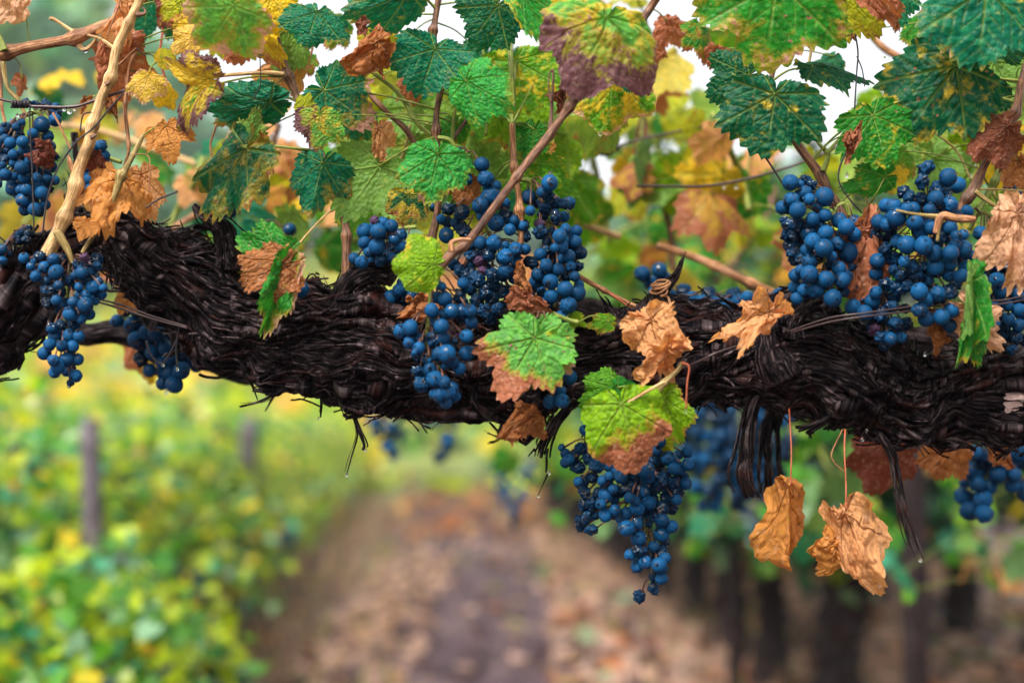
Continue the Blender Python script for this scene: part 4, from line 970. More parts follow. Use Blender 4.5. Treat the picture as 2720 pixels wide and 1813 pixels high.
leaf('centre', 1085, 520, 82, 262, y=-.04, wid=.95, col='deep', bcol='brown', b0=.08, be=.1, bt=.15, yel=.12, spot=.6, label='small dull green leaf going brown beneath the quilted one')
leaf('centre', 1322, 15, 122, 232, y=-.06, wid=1.1, tilt=10, col='deep', be=.03, cup=.15, quilt=.03, lobe=.15, label='shadowy dark green leaf under the top edge')
leaf('upright', 1371, 163, 148, 278, y=-.005, wid=1.2, tilt=-8, col='mid', bcol='orange', b0=.0, bs=.22, be=.08, yel=.1, spot=.4, lobe=.35, label='large yellow-green leaf with one browned side lobe')
leaf('diagonal', 1385, -20, 175, 300, y=-.085, wid=.42, fold=.5, col='bright', bcol='brown', be=.13, ye=.16, cup=.2, lobe=.05, label='narrow folded green leaf edged yellow')
leaf('diagonal', 1500, -45, 115, 285, y=-.08, wid=1.1, col='yellow', bcol='brown', b0=.12, be=.12, spot=.7, crumple=.15, label='yellow crinkled leaf cut by the top edge')
leaf('diagonal', 1612, 50, 182, 252, y=-.15, wid=1.28, tilt=-22, col='paleg', bcol='purple', b0=.12, bt=.30, be=.10, yel=.12, cup=.55, quilt=.05, wave=.06, crumple=.12, spot=.8, lobe=.1, teeth=.03, label='big domed leaf turning purple-brown, its lower half dead')
leaf('diagonal', 1624, 196, 158, 268, y=-.07, wid=.98, tilt=5, col='mid', bcol='buff', b0=.0, be=.30, yel=.13, cup=.15, spot=.8, lobe=.0, teeth=.03, label='rounded green-yellow leaf with a wide dead brown rim')
leaf('diagonal', 1655, 190, 85, 310, y=-.085, wid=.45, col='teal', be=.05)
leaf('upright', 1420, 345, 88, 262, y=-.02, wid=.9, col='green', bcol='orange', b0=.0, bs=-.3, be=.08, spot=.5, label='small leaf, one half green and the other brown')
leaf('upright', 1400, 436, 118, 318, y=-.01, wid=.9, col='mid', yel=.05, be=.02)
leaf('diagonal', 1500, 230, 70, 250, y=-.06, wid=.4, col='brown', bcol='brown', **DRY)
# behind: backlit greens
for a in [(1230, 300, 130, 250, .05), (1290, 380, 120, 200, .07), (1110, 280, 110, 240, .06), (1310, 480, 120, 150, .05), (1340, 250, 130, 330, .08),
          (1090, 380, 110, 290, .08), (1260, 470, 120, 280, .09), (1430, 250, 120, 260, .1), (1500, 360, 130, 230, .12), (960, 560, 80, 250, .06), (1440, 500, 110, 300, .05)]:
    leaf('centre' if a[0] < 1300 else 'upright', a[0], a[1], a[2], a[3], y=a[4], back=bool(a[0] % 20), tilt=(a[1] % 40) - 20, col=['mid', 'lime', 'green', 'mid'][a[2] // 10 % 4], be=.05, b0=.0, yel=.05, lobe=.4, spot=.4)
for a in [('redthin', 455, 40, 70, 240, 'teal', 0), ('redthin', 430, 235, 60, 300, 'yellow', 0), ('lattice', 590, 95, 72, 215, 'yg', 0), ('lattice', 745, 130, 62, 285, 'rust', .5), ('lattice', 640, 300, 66, 200, 'teal', .05),
          ('lattice', 820, 150, 60, 230, 'paleg', .1), ('centre', 905, 60, 76, 250, 'green', .1), ('centre', 930, 215, 70, 300, 'mid', 0), ('centre', 1085, 100, 74, 285, 'yellow', .1), ('centre', 1100, 215, 60, 235, 'rust', .5),
          ('centre', 960, 320, 70, 265, 'teal', 0), ('centre', 905, 250, 60, 320, 'yg', .1), ('centre', 1255, 120, 78, 265, 'teal', 0), ('centre', 1265, 300, 74, 290, 'mid', 0), ('centre', 1215, 330, 70, 250, 'green', 0),
          ('upright', 1330, 320, 72, 285, 'lime', .05), ('upright', 1480, 130, 66, 235, 'yellow', .1), ('upright', 1345, 80, 70, 200, 'green', 0), ('diagonal', 1720, 130, 66, 290, 'rust', .5), ('diagonal', 1775, 60, 80, 262, 'redrust', .5),
          ('right', 1860, 70, 84, 280, 'green', .1), ('right', 1905, 130, 62, 250, 'rust', .5), ('right', 2215, 150, 64, 225, 'teal', 0), ('right', 2440, 60, 70, 262, 'green', .05), ('edge', 2450, 300, 70, 240, 'yg', .1),
          ('edge', 2560, 330, 72, 285, 'lime', 0), ('edge', 2700, 90, 74, 262, 'mid', 0), ('edge', 2610, 260, 62, 300, 'yellow', .1), ('edge', 2400, 400, 74, 290, 'mid', .05), ('arch', 60, 210, 40, 262, 'rust', .5)]:
    leaf(a[0], a[1], a[2], a[3], a[4], y=.0 + .02 * (a[1] % 3), tilt=(a[2] % 50) - 20, yaw=(a[1] % 60) - 30, col=a[5], bcol='redrust', b0=a[6], be=.12, bt=.1, lobe=.5, crumple=.3 if a[6] > .3 else .06, fold=-.2, cup=.3, spot=.5, wid=.85)
for q, (key, pts, w, mt) in enumerate([('centre', [(1290, 20), (1285, 140), (1300, 260), (1290, 360)], 8, 'green'), ('centre', [(1060, 560), (1040, 480), (1075, 400), (1090, 330)], 7, 'olive'), ('lattice', [(800, 10), (830, 110), (815, 180)], 7, 'orange'),
        ('lattice', [(640, 520), (600, 480), (560, 400), (575, 330)], 6, 'orange'), ('right', [(2140, 20), (2155, 120), (2140, 200)], 8, 'olive'), ('right', [(2330, 420), (2300, 500), (2310, 560)], 7, 'olive'),
        ('edge', [(2600, 120), (2620, 220), (2650, 330), (2660, 430)], 7, 'green'), ('redthin', [(420, -10), (432, 70), (425, 150), (440, 215)], 7, 'red'), ('upright', [(1500, 30), (1510, 120), (1490, 210), (1500, 290)], 8, 'olive'),
        ('edge', [(2480, 350), (2540, 400), (2580, 480)], 6, 'olive'), ('right', [(1860, 30), (1880, 120), (1905, 190)], 7, 'orange')]):
    side(key, mt, [(x, y_, w, .01) for x, y_ in pts], lab=None)
# --- upper right
leaf('right', 2062, -45, 218, 264, y=-.10, wid=1.28, tilt=8, col='green', bcol='pink', b0=.08, be=.13, yel=.02, spot=.95, cup=.12, lobe=.25, label='huge green leaf peppered with pinkish dead spots')
leaf('right', 2058, 251, 164, 262, y=-.085, wid=1.22, col='deep', bcol='redrust', b0=-.02, be=.06, yel=.04, cup=.14, lobe=.3, quilt=.03, spot=.5, label='large dark green leaf with clear pale veins', pet=[(2052, 235, -.07), (2050, 225, -.03)])
leaf('right', 1990, 200, 125, 200, y=-.04, wid=1.0, col='deep', be=.04, tilt=15)
leaf('right', 2160, 178, 155, 357, y=-.06, wid=.55, yaw=-48, col='deep', bcol='redrust', be=.1, cup=.3, lobe=.2, quilt=.03, label='wet dark leaf pointing sideways, glossy with rain')
leaf('right', 2319, 306, 142, 286, y=-.065, wid=1.12, col='green', bcol='redrust', b0=-.02, be=.10, bs=-.08, yel=.05, cup=.12, lobe=.75, spot=.5, label='lobed green leaf with rust-brown lobe tips')
leaf('right', 2262, 350, 85, 262, y=-.085, wid=.4, col='rust', bcol='redrust', **DRY)
leaf('edge', 2540, 178, 222, 232, y=-.075, wid=.92, tilt=5, yaw=12, col='deep', bcol='brown', b0=.0, be=.07, yel=.07, cup=.2, quilt=.045, lobe=.15, spot=.6, label='deeply quilted dark green leaf, yellowing near the top', pet=[(2560, 165, -.06), (2640, 205, -.05), (2705, 215, -.05)])
leaf('edge', 2618, -25, 210, 263, y=-.11, wid=1.12, tilt=-6, col='teal', bcol='pink', b0=-.03, be=.15, bs=.08, cup=.15, quilt=.035, lobe=.2, spot=.4, label='broad blue-green leaf with a pinkish margin at the corner')
leaf('right', 2250, -15, 145, 312, y=-.07, wid=.8, col='yg', bcol='brown', b0=.12, be=.1, yel=.05, spot=.9, cup=.2, label='yellow-green leaf heavily spotted dark brown')
leaf('right', 2292, -30, 145, 306, y=-.09, wid=.42, fold=.5, col='redrust', bcol='redrust', b0=.7, crumple=.25, label='folded rusty dead leaf hanging by the top edge')
leaf('right', 2365, -40, 118, 285, y=-.05, wid=.8, col='teal', be=.03)
leaf('edge', 2660, 135, 80, 350, y=-.05, wid=.5, col='deep', be=.04)
leaf('edge', 2640, 160, 135, 250, y=.0, back=True, col='mid', be=.03, lobe=.6); leaf('edge', 2700, 230, 110, 230, y=.01, back=True, col='lime', yel=.1); leaf('edge', 2690, 60, 130, 280, y=.01, col='lime')
leaf('edge', 2640, 228, 88, 250, y=-.03, wid=.9, col='deep', be=.05, label='small dark leaf with saw-toothed edge in the shade')
leaf('edge', 2676, 338, 118, 222, y=-.075, wid=.85, fold=-.4, col='brown', bcol='brown', b0=.7, crumple=.25, wave=.08, label='curled leathery brown leaf hooked on the dark cane')
leaf('right', 2352, 468, 108, 198, y=-.05, wid=.62, yaw=-15, col='green', bcol='orange', be=.1, b0=.02, spot=.5, cup=.25, label='small flat green leaf above the tallest bunch', pet=[(2330, 510, -.05), (2300, 560, -.03)])
leaf('right', 2370, 470, 50, 20, y=-.04, wid=.7, col='yellow', yel=.2)
leaf('edge', 2575, 255, 180, 272, y=-.04, wid=.22, yaw=50, col='lime', be=.04)
leaf('edge', 2705, 430, 90, 280, y=-.01, wid=.7, col='orange', bcol='rust', b0=.4, crumple=.2)
for a in [(2480, 420, 120, 250, .08), (2560, 480, 130, 210, .12), (2650, 540, 110, 290, .1), (2440, 330, 120, 320, .1), (2700, 620, 110, 240, .08)]:
    leaf('edge', a[0], a[1], a[2], a[3], y=a[4], back=True, col='mid', be=.04, lobe=.5, yel=.05)
# --- around the trunk
leaf('lattice', 752, 688, 140, 158, y=-.085, wid=.72, yaw=-12, col='green', bcol='brown', b0=.0, be=.05, spot=.6, cup=.15, lobe=.5, label='green upper lobe of the withered leaf on the trunk', pet=[(765, 690, -.08), (800, 640, -.07), (860, 575, -.04), (890, 555, -.03)], stalk='tan')
leaf('lattice', 750, 700, 128, 213, y=-.105, wid=.85, col='orange', bcol='rust', b0=.35, be=.35, cup=.1, crumple=.12, spot=.9, lobe=.6, label='rusty net-veined lobe of the withered leaf', pet=[(765, 690, -.08)])
leaf('lattice', 757, 705, 195, 254, y=-.10, wid=.36, fold=.4, yaw=-20, col='green', bcol='buff', b0=.0, be=.24, bs=-.2, cup=.1, crumple=.1, label='long green strip of the withered leaf with dry edges', pet=[(765, 690, -.08)])
leaf('lattice', 760, 705, 95, 285, y=-.08, wid=.5, col='redrust', bcol='pink', b0=.6, crumple=.25, pet=[(765, 690, -.08)])
leaf('lattice', 752, 670, 60, 105, y=-.075, wid=.35, col='mid', bcol='buff', be=.2, fold=.5, pet=[(765, 690, -.08)])
LG = 'withered leaves caught on or hanging from the vine'
leaf(None, 330, 478, 132, 262, y=-.07, wid=.95, tilt=-38, yaw=-15, col='orange', bcol='orange', b0=.6, be=.3, crumple=.28, cup=.5, wave=.1, label='big translucent orange leaf curled over the arch of the trunk', group=LG)
leaf(None, 375, 465, 118, 282, y=-.045, wid=.55, col='orange', bcol='tan', b0=.6, be=.1, fold=-.3, label='pale orange leaf with fan-like veins behind the thin olive cane', group=LG)
leaf(None, 232, 590, 46, 250, y=-.095, wid=1.0, col='orange', bcol='orange', b0=.6, crumple=.2, lobe=0, label='small round orange leaf lying on the arch of the trunk', group=LG)
leaf(None, 126, 392, 74, 262, y=-.085, wid=.8, col='maroon', bcol='maroon', b0=.7, be=.2, crumple=.5, curl=1.6, roll=1.2, label='crumpled maroon leaf tucked in the upper grape bunch', group=LG)
leaf(None, 250, 418, 66, 262, y=-.07, wid=.95, col='maroon', bcol='maroon', b0=.7, be=.2, crumple=.45, curl=1.0, label='crumpled red-brown leaf on the grapes beside the pale cane', group=LG)
leaf(None, 335, 775, 70, 300, y=.03, wid=.8, col='orange', bcol='tan', b0=.6, crumple=.4, label='torn tan leaf scrap under the twisted trunk', group=LG)
leaf(None, 372, 905, 125, 275, y=.22, wid=.6, col='yellow', bcol='redrust', b0=.1, bs=.8, cup=.3, curl=.5, label='blurred leaf, yellow and brown, hanging beside the small blurred bunch', group=LG)
leaf('diagonal', 1150, 702, 104, 176, y=-.125, wid=.98, tilt=-12, col='lime', bcol='redrust', b0=-.06, be=.17, ye=.08, cup=.3, lobe=.0, teeth=.03, spot=.4, label='small lime leaf with a browned rim resting by the knuckle')
leaf(None, 1125, 792, 80, 215, y=-.055, wid=.6, col='rust', bcol='rust', **DRY, label='thin rusty leaf wedged beside the long middle bunch', group=LG)
leaf(None, 1240, 480, 82, 262, y=-.035, wid=.8, col='maroon', bcol='rust', b0=.65, crumple=.3, label='reddish dead leaf between the quilted leaf and the grapes', group=LG)
leaf(None, 1392, 785, 95, 325, y=-.085, wid=.5, col='maroon', bcol='redrust', b0=.6, crumple=.35, curl=.8, label='dark red-brown leaf bent over the grapes under the upright cane', group=LG)
leaf(None, 1390, 725, 80, 262, y=-.07, wid=.3, col='rust', bcol='rust', **DRY, label='narrow brown leaf scrap between two grape bunches', group=LG)
leaf('spurstalk', 1420, 898, 172, 240, y=-.115, wid=1.0, tilt=-6, yaw=8, col='paleg', bcol='redrust', b0=-.16, bt=.72, be=.12, bs=0.05, spot=.85, cup=.08, quilt=.02, lobe=.8, label='large light green leaf with a rust-brown lower half', stalk='brown', pet=[(1405, 910, -.10), (1420, 880, -.09)])
leaf('spurstalk', 1415, 900, 130, 318, y=-.108, wid=.95, col='paleg', bcol='pink', b0=-.02, be=.1, bt=.12, spot=.8, cup=.1, lobe=.4)
leaf('spurstalk', 1510, 838, 52, 330, y=-.06, wid=.6, col='lime', yel=.05, be=.1); leaf('spurstalk', 1620, 855, 62, 190, y=-.055, wid=.6, col='mid', bcol='brown', be=.15, b0=.1)
leaf(None, 1735, 852, 128, 290, y=-.10, wid=.72, tilt=-12, yaw=18, col='tan', bcol='tan', b0=.7, crumple=.3, wave=.15, fold=.35, lobe=.7, tear=.2, label='ragged tan leaf standing on the trunk, upper of the joined pair', group=LG)
leaf(None, 1790, 925, 135, 222, y=-.115, wid=.7, tilt=12, yaw=-25, col='tan', bcol='tan', b0=.7, crumple=.32, wave=.15, lobe=.7, tear=.2, label='ragged tan leaf hanging down the trunk, lower of the joined pair', group=LG)
leaf(None, 2040, 835, 155, 203, y=-.10, wid=.75, yaw=25, col='tan', bcol='tan', b0=.7, crumple=.42, wave=.18, fold=.3, lobe=.8, tear=.25, label='crisp tan leaf spread on top of the trunk beside the black spur', group=LG)
leaf('lowshoot', 1634, 1030, 102, 208, y=-.07, wid=.85, col='mid', bcol='redrust', b0=-.02, be=.12, spot=.5, cup=.2, label='green leaf at the back of the low leafy tuft', pet=[(1650, 1035, -.07), (1700, 1050, -.09)])
leaf('lowshoot', 1640, 1028, 75, 335, y=-.075, wid=.6, col='green', be=.05)
leaf('lowshoot', 1650, 1072, 172, 284, y=-.125, wid=.95, tilt=-10, col='lime', bcol='redrust', b0=-.16, bt=.78, bs=-.14, be=.06, yel=.03, cup=.4, quilt=.025, crumple=.06, lobe=.1, teeth=.035, spot=.5, label='round leaf, lime above and rust-red below, over the hanging bunch')
leaf('lowshoot', 1762, 1056, 130, 292, y=-.10, wid=.5, fold=.5, roll=1.2, col='lime', bcol='redrust', be=.24, cup=.2, label='rolled narrow leaf, green with a red edge')
leaf('lowshoot', 1755, 1100, 95, 280, y=-.06, wid=.8, col='yg', bcol='brown', be=.08, b0=.05)
leaf('lowshoot', 1705, 1045, 60, 340, y=-.08, wid=.6, col='buff', bcol='buff', **DRY); leaf('lowshoot', 1650, 1150, 62, 170, y=-.09, wid=.6, col='redrust', bcol='redrust', **DRY)
leaf(None, 1405, 1100, 95, 262, y=-.07, wid=.75, col='rust', bcol='rust', b0=.65, crumple=.5, tear=.3, label='rusty leaf scraps stuck in the ragged lump of bark', group=LG)
leaf(None, 2101, 1288, 225, 273, y=-.075, bl=.1, wid=.20, fold=-.6, pr=.5, col='orange', bcol='orange', b0=.4, be=.3, teeth=.05, crumple=.17, cup=.3, roll=-1.0, wave=.12, seed=701, lobe=-.1, label='folded rust-orange dead leaf hanging on a long thread', group='dry leaves dangling below the trunk', pet=[(2100, 1280, -.075), (2102, 1200, -.07), (2096, 1085, -.05)], stalk='red')
leaf(None, 2248, 1352, 232, 292, y=-.075, bl=.25, pr=.5, wid=.54, yaw=10, fold=-.25, col='tan', bcol='tan', teeth=.05, b0=.45, be=.1, crumple=.16, cup=.22, wave=.12, seed=733, lobe=.05, label='large pale tan dead leaf hanging on a long thread', group='dry leaves dangling below the trunk', pet=[(2247, 1345, -.075), (2247, 1280, -.07), (2243, 1200, -.06), (2245, 1140, -.05)], stalk='red')
leaf(None, 2240, 1440, 110, 235, y=-.06, wid=.8, col='orange', bcol='orange', b0=.5, crumple=.3, curl=1.0, label='inner lobe of dry leaf curled behind the pale tan one', group='dry leaves dangling below the trunk', pet=[(2247, 1352, -.07)])
leaf(None, 2568, 752, 215, 266, y=-.115, wid=.22, yaw=-30, fold=.5, col='green', bcol='redrust', be=.12, ye=.05, label='slender green leaf hanging edge-on before the dried brown one', group=LG)
leaf(None, 2585, 870, 100, 276, y=-.105, wid=.5, col='green', bcol='orange', be=.08, b0=.08, yel=.08, label='small green leaf piece at the foot of the slender leaf', group=LG)
leaf(None, 2572, 808, 150, 312, y=-.10, wid=.6, fold=-.3, col='buff', bcol='buff', b0=.65, crumple=.2, cup=.3, label='pinkish-brown dried leaf curling over the trunk', group=LG)
leaf(None, 2500, 860, 92, 268, y=-.075, wid=.6, col='brown', bcol='rust', b0=.5, crumple=.45, curl=.8, label='shrunken dark brown leaf under the tallest bunch', group=LG)
leaf(None, 2705, 565, 200, 268, y=-.12, wid=.5, fold=-.4, col='buff', bcol='buff', b0=.65, crumple=.22, cup=.3, wave=.12, label='long dry buff leaf hanging at the frame edge', group=LG)
leaf(None, 2300, 598, 195, 266, y=-.075, wid=.42, col='redrust', bcol='redrust', b0=.65, crumple=.42, curl=.5, label='crumpled rust leaf squeezed between two grape bunches', group=LG)
leaf(None, 2530, 1178, 112, 250, y=.1, wid=.8, col='tan', bcol='rust', b0=.5, cup=.2, crumple=.1, label='blurred orange leaf below the trunk next to dark grapes', group=LG)
leaf(None, 2350, 1175, 135, 262, y=.14, wid=.95, col='maroon', bcol='maroon', b0=.4, crumple=.2, label='blurred dark rusty leaf behind the tail of bark', group=LG)
leaf(None, 2660, 1172, 75, 300, y=.1, wid=.5, col='rust', bcol='rust', **DRY, label='small rusty leaf above the dark bunch at the edge', group=LG)
# --- canopy leaves out of focus, hung on shoots of the vine behind
cg = np.random.default_rng(404); bank = []
for k in range(22):
    c, b = [('mid', .0), ('lime', .0), ('mid', .05), ('green', .0), ('yg', .05), ('orange', .25), ('lime', .1), ('yellow', .05), ('tan', .3), ('yg', .1), ('teal', .0)][k % 11]
    bank.append(leaf_mesh(0.058, hi=False, col=c, bcol='redrust' if c != 'tan' else 'tan', b0=b, be=.1, yel=.05 if c != 'teal' else 0, lobe=.5, cup=.15 + .2 * cg.random(), crumple=.3 if b > .5 else .05, fold=-.2 * cg.random()))
greens = [i for i in range(22) if i % 11 in (0, 1, 2, 3, 4, 6, 9, 10)]; warm = [i for i in range(22) if i % 11 in (5, 7, 8)]
def back_shoot(label, pts, y, n, spread, warmth, scale=1.0, dark=False):
    ps = [P(a, b, y + .02 * math.sin(k * 2)) for k, (a, b) in enumerate(pts)]; o_ = ps[0]; t = empty('vine_shoot', tuple(o_), label=label, category='vine shoot', group='leafy shoots out of focus behind the vine')
    V, F, A = tubeVF(ps, [.0035] * len(ps), 7, 30, .1); m = MB(); m.add(V - o_, F, A); m.build('stem', CANE['brown' if cg.random() < .5 else 'green'], t)
    sp = spline(ps, 50)
    for q in range(n):
        a = sp[cg.integers(3, 49)]; b = a + np.array([cg.normal() * spread, cg.normal() * .05, cg.normal() * spread * .75])
        i = int(cg.choice(warm if cg.random() < warmth else ([3, 10, 14, 21, 3, 10, 0] if dark else greens))); o = obj('leaf', bank[i], t)
        M = leaf_matrix(1360, 906, 0, 262 + cg.normal() * 45, cg.normal() * 30, cg.normal() * 35, cg.random() < .35); f = scale * .85 * (.6 + .6 * cg.random())
        M = M @ Matrix.Scale(f, 4); M.translation = Vector(b - o_); o.matrix_local = M
        Mi = M.inverted(); lp = [np.zeros(3), np.array((Mi @ Vector((a + b) / 2 + np.array([0, 0, .01]) - o_))[:]), np.array((Mi @ Vector(a - o_))[:])]
        V, F, A = tubeVF(lp, [.0012 / f] * 3, 5, 6); m = MB(); m.add(V, F, A); m.build('leaf_stalk', CANE['green'], o)
back_shoot('shoot with orange and yellow leaves above the arching trunk', [(430, 650), (470, 560), (520, 480), (540, 420)], .35, 9, .04, .55)
back_shoot('shoot with rust leaves behind the teal leaf at the white gap', [(690, 560), (700, 470), (720, 400), (740, 330)], .28, 8, .035, .75)
back_shoot('shoot of yellow-green leaves right above the pruned stub', [(640, 640), (690, 600), (740, 520), (800, 470)], .45, 9, .05, .25)
back_shoot('shoot of yellow and rust leaves beside the brown cane above the knuckle', [(880, 720), (850, 650), (900, 560), (960, 500)], .5, 12, .05, .5)
back_shoot('shoot with orange leaves showing between the brown canes', [(1060, 420), (1050, 330), (1070, 240), (1060, 150)], .3, 8, .03, .8)
back_shoot('dense green shoot behind the upright central cane', [(1200, 560), (1210, 420), (1240, 280), (1270, 120)], .16, 16, .06, .1)
back_shoot('green shoot behind the diagonal cane', [(1400, 520), (1430, 400), (1460, 260), (1440, 100)], .2, 12, .05, .15)
back_shoot('green and rust shoot behind the domed purple-brown leaf', [(1700, 520), (1690, 400), (1720, 250), (1760, 60)], .35, 14, .045, .4)
back_shoot('yellow-green shoot in the middle gap above the blurred canes', [(1620, 640), (1600, 540), (1580, 440), (1560, 380)], .4, 12, .06, .12)
back_shoot('shoot of sunlit lime leaves in the middle gap', [(1800, 600), (1820, 500), (1850, 400), (1880, 300)], .5, 13, .06, .15)
back_shoot('shoot with hanging rust leaves beside the large dark green leaf', [(1990, 560), (1970, 470), (1930, 380), (1890, 300)], .28, 10, .03, .9)
back_shoot('green shoot below the huge spotted leaf', [(2240, 640), (2260, 520), (2290, 420), (2330, 260)], .4, 11, .06, .2)
back_shoot('shoot of green leaves above the tallest bunch', [(2420, 600), (2460, 500), (2480, 400), (2520, 300)], .25, 12, .055, .1)
back_shoot('green and yellow shoot at the frame edge', [(2620, 640), (2660, 500), (2690, 380), (2720, 250)], .22, 12, .05, .25)
back_shoot('faint distant shoot low over the trunk, lime and yellow', [(1500, 760), (1560, 680), (1640, 620), (1760, 560)], .8, 13, .08, .3)
back_shoot('faint distant shoot over the blurred grapes', [(1900, 760), (1960, 680), (2020, 600), (2060, 500)], .8, 12, .08, .3)
back_shoot('yellow shoot hanging behind the upper grape bunch', [(60, 600), (120, 520), (200, 440), (260, 380)], .55, 10, .06, .4)
back_shoot('shoot of pale leaves in front of the misty trees', [(160, 330), (200, 290), (250, 270), (300, 300)], .7, 8, .05, .45)
back_shoot('orange and green shoot behind the dangling tan leaf', [(940, 640), (980, 560), (1010, 480), (1040, 400)], .35, 8, .04, .35)
back_shoot('hanging green shoot under the trunk behind the dangling leaves', [(2150, 1090), (2180, 1200), (2230, 1300), (2260, 1400)], 1.1, 16, .06, .1, .9, True)
back_shoot('hanging lime shoot under the trunk by the frayed root', [(1870, 1180), (1900, 1240), (1930, 1320), (1960, 1380)], 1.6, 18, .07, .08, .9, True)
back_shoot('green shoot drooping at the frame edge under the trunk', [(2560, 1330), (2600, 1420), (2640, 1500), (2660, 1580)], 1.4, 18, .07, .1, .9, True)
back_shoot('green shoot drooping behind the large hanging bunch', [(1450, 1120), (1480, 1220), (1560, 1290), (1640, 1300)], 1.8, 14, .07, .12, .9, True)

# ------------------------------------------------------------------ grape bunches
Z1 = (0, 600, 3.267); Z3 = (0, 240, 4.355); Z6 = (600, 350, 2.24); Z10 = (1000, 350, 2.24); Z14 = (1400, 950, 2.24); Z19 = (1920, 400, 2.24)
bunch('long loose bunch hanging down over the middle of the trunk', Z6, [(1283,920,27),(1410,900,33),(1262,985,36),(1305,995,42),(1395,980,38,'w'),(1440,930,30),(1225,1063,40),(1345,1065,40),(1250,1115,35,'w'),(1410,1068,45),(1455,1065,35),(1463,1132,35,'m'),(1283,1157,42),(1098,1165,44),(1040,1185,42),(1140,1230,40,'w'),(1090,1255,35),(1240,1235,38,'w'),(1298,1225,35),(1432,1215,38),(1150,1285,35),(1123,1312,18),(1272,1320,42),(1315,1320,52),(1433,1318,45),(1350,1370,35),(1390,1410,36),(1215,1415,40),(1145,1425,36,'w'),(1165,1500,42,'w'),(1240,1470,46),(1300,1490,35),(1345,1525,38),(1210,1360,15),(1300,1395,20),(1335,1192,14,'p'),(1378,1212,13,'p'),(1270,1565,42),(1325,1545,40),(1360,1570,36),(1310,1610,36),(1240,1560,30),(1365,1245,20,'w')],
      y0=-.105, depth=.022, stem=[(1153, 705), (1146, 760), (1137, 850), (1135, 930)], fill=.15)
bunch('upper bunch with taut round grapes beside the trunk knuckle', Z6, [(825,592,44),(905,592,44),(935,540,32),(985,560,38),(1038,615,38),(825,660,36),(900,683,48),(1005,712,36,'w'),(1040,680,36),(1085,700,30),(960,750,34,'w'),(850,715,30),(765,755,34),(810,775,38,'m'),(990,745,30),(885,525,22,'p'),(1000,640,30),(920,760,30,'w')],
      y0=-.05, depth=.03, stem=[(1105, 600), (1060, 605), (1010, 615)], fill=.3)
bunch('shaded bunch beneath the knuckle arch', Z6, [(1030,940,38),(1120,910,46),(985,985,45),(1102,980,40),(980,1048,42),(1090,1035,30,'p'),(1160,960,30),(1055,900,36),(1060,1000,34,'w'),(1130,1010,28,'p')], y0=-.03, depth=.02, fill=.6)
bunch('dense shrivelled bunch behind the diagonal cane, wide in the middle', Z10, [(480,125,30,'w'),(628,195,42),(650,283,46,'m'),(712,322,30),(680,385,55),(617,437,44),(635,500,38),(765,420,28),(768,505,40,'w'),(710,540,48),(795,582,34),(820,530,30),(415,615,43),(475,550,34,'w'),(430,460,34,'w'),(505,480,40,'w'),(522,590,38,'w'),(385,520,30),(345,445,22),(620,662,38),(700,660,44),(560,675,26,'w'),(665,735,36,'w'),(770,745,45,'m'),(830,700,42,'m'),(885,700,32),(830,770,32),(615,770,30,'p'),(630,830,28,'p'),(690,855,34,'w'),(770,830,45,'m'),(818,870,34),(550,850,36,'w'),(600,880,36,'w'),(520,900,32),(740,950,36,'w'),(645,950,36,'w'),(690,985,34,'w'),(600,1000,38,'w'),(650,1070,38,'w'),(720,1055,36,'w'),(680,1110,32,'w'),(500,830,36,'w'),(870,560,30),(880,620,32,'w'),(700,910,34,'w'),(570,940,30,'w'),(460,790,34,'w'),(570,740,34,'w'),(900,770,28,'w'),(530,245,32),(545,190,30),(545,290,26),(800,950,30,'w'),(790,1010,28,'w')],
      y0=-.04, depth=.04, stem=[(1240, 400), (1262, 430), (1290, 480)], fill=.6)
bunch('tall bunch with a single top grape wearing a water cap', Z10, [(1030,305,46),(905,388,42),(985,360,32),(1022,380,28,'w'),(1005,455,36,'w'),(1062,425,36,'w'),(1110,430,34,'w'),(1145,425,38),(915,470,30),(1070,510,35,'w'),(975,600,38,'w'),(1125,580,32,'m'),(1090,620,38),(1190,590,34),(1110,645,38),(1095,680,42),(1180,655,40),(1190,710,40,'w'),(1215,720,38),(1145,740,36),(1060,690,25),(1103,757,27),(975,730,36),(1010,795,38,'m'),(1082,820,36),(1155,800,28),(960,850,38),(1135,855,38,'w'),(1180,860,30),(1037,892,44),(945,895,38),(1122,935,45),(1042,977,42),(1195,960,46),(1205,910,30),(1140,1030,48),(905,965,36),(1020,1010,36),(1100,1105,40),(1195,800,28,'w'),(970,548,26,'p'),(1040,830,30),(930,780,30,'w'),(1010,650,28,'w')],
      y0=-.05, depth=.035, stem=[(1380, 475), (1410, 482), (1432, 520), (1440, 560), (1460, 600), (1470, 640)], fill=.5)
bunch('few plump grapes low down beside the light green leaf', Z10, [(850,1140,48),(930,1145,36,'m'),(1020,1140,36),(865,1225,48),(960,1200,34),(800,1300,34),(770,1180,30,'p'),(790,1230,30,'p'),(1150,1460,42),(1090,1560,34),(1105,1600,42),(1030,1605,38),(1100,1540,28)], y0=-.085, depth=.012, stem=[(1440, 832), (1425, 870), (1410, 900)], fill=.1)
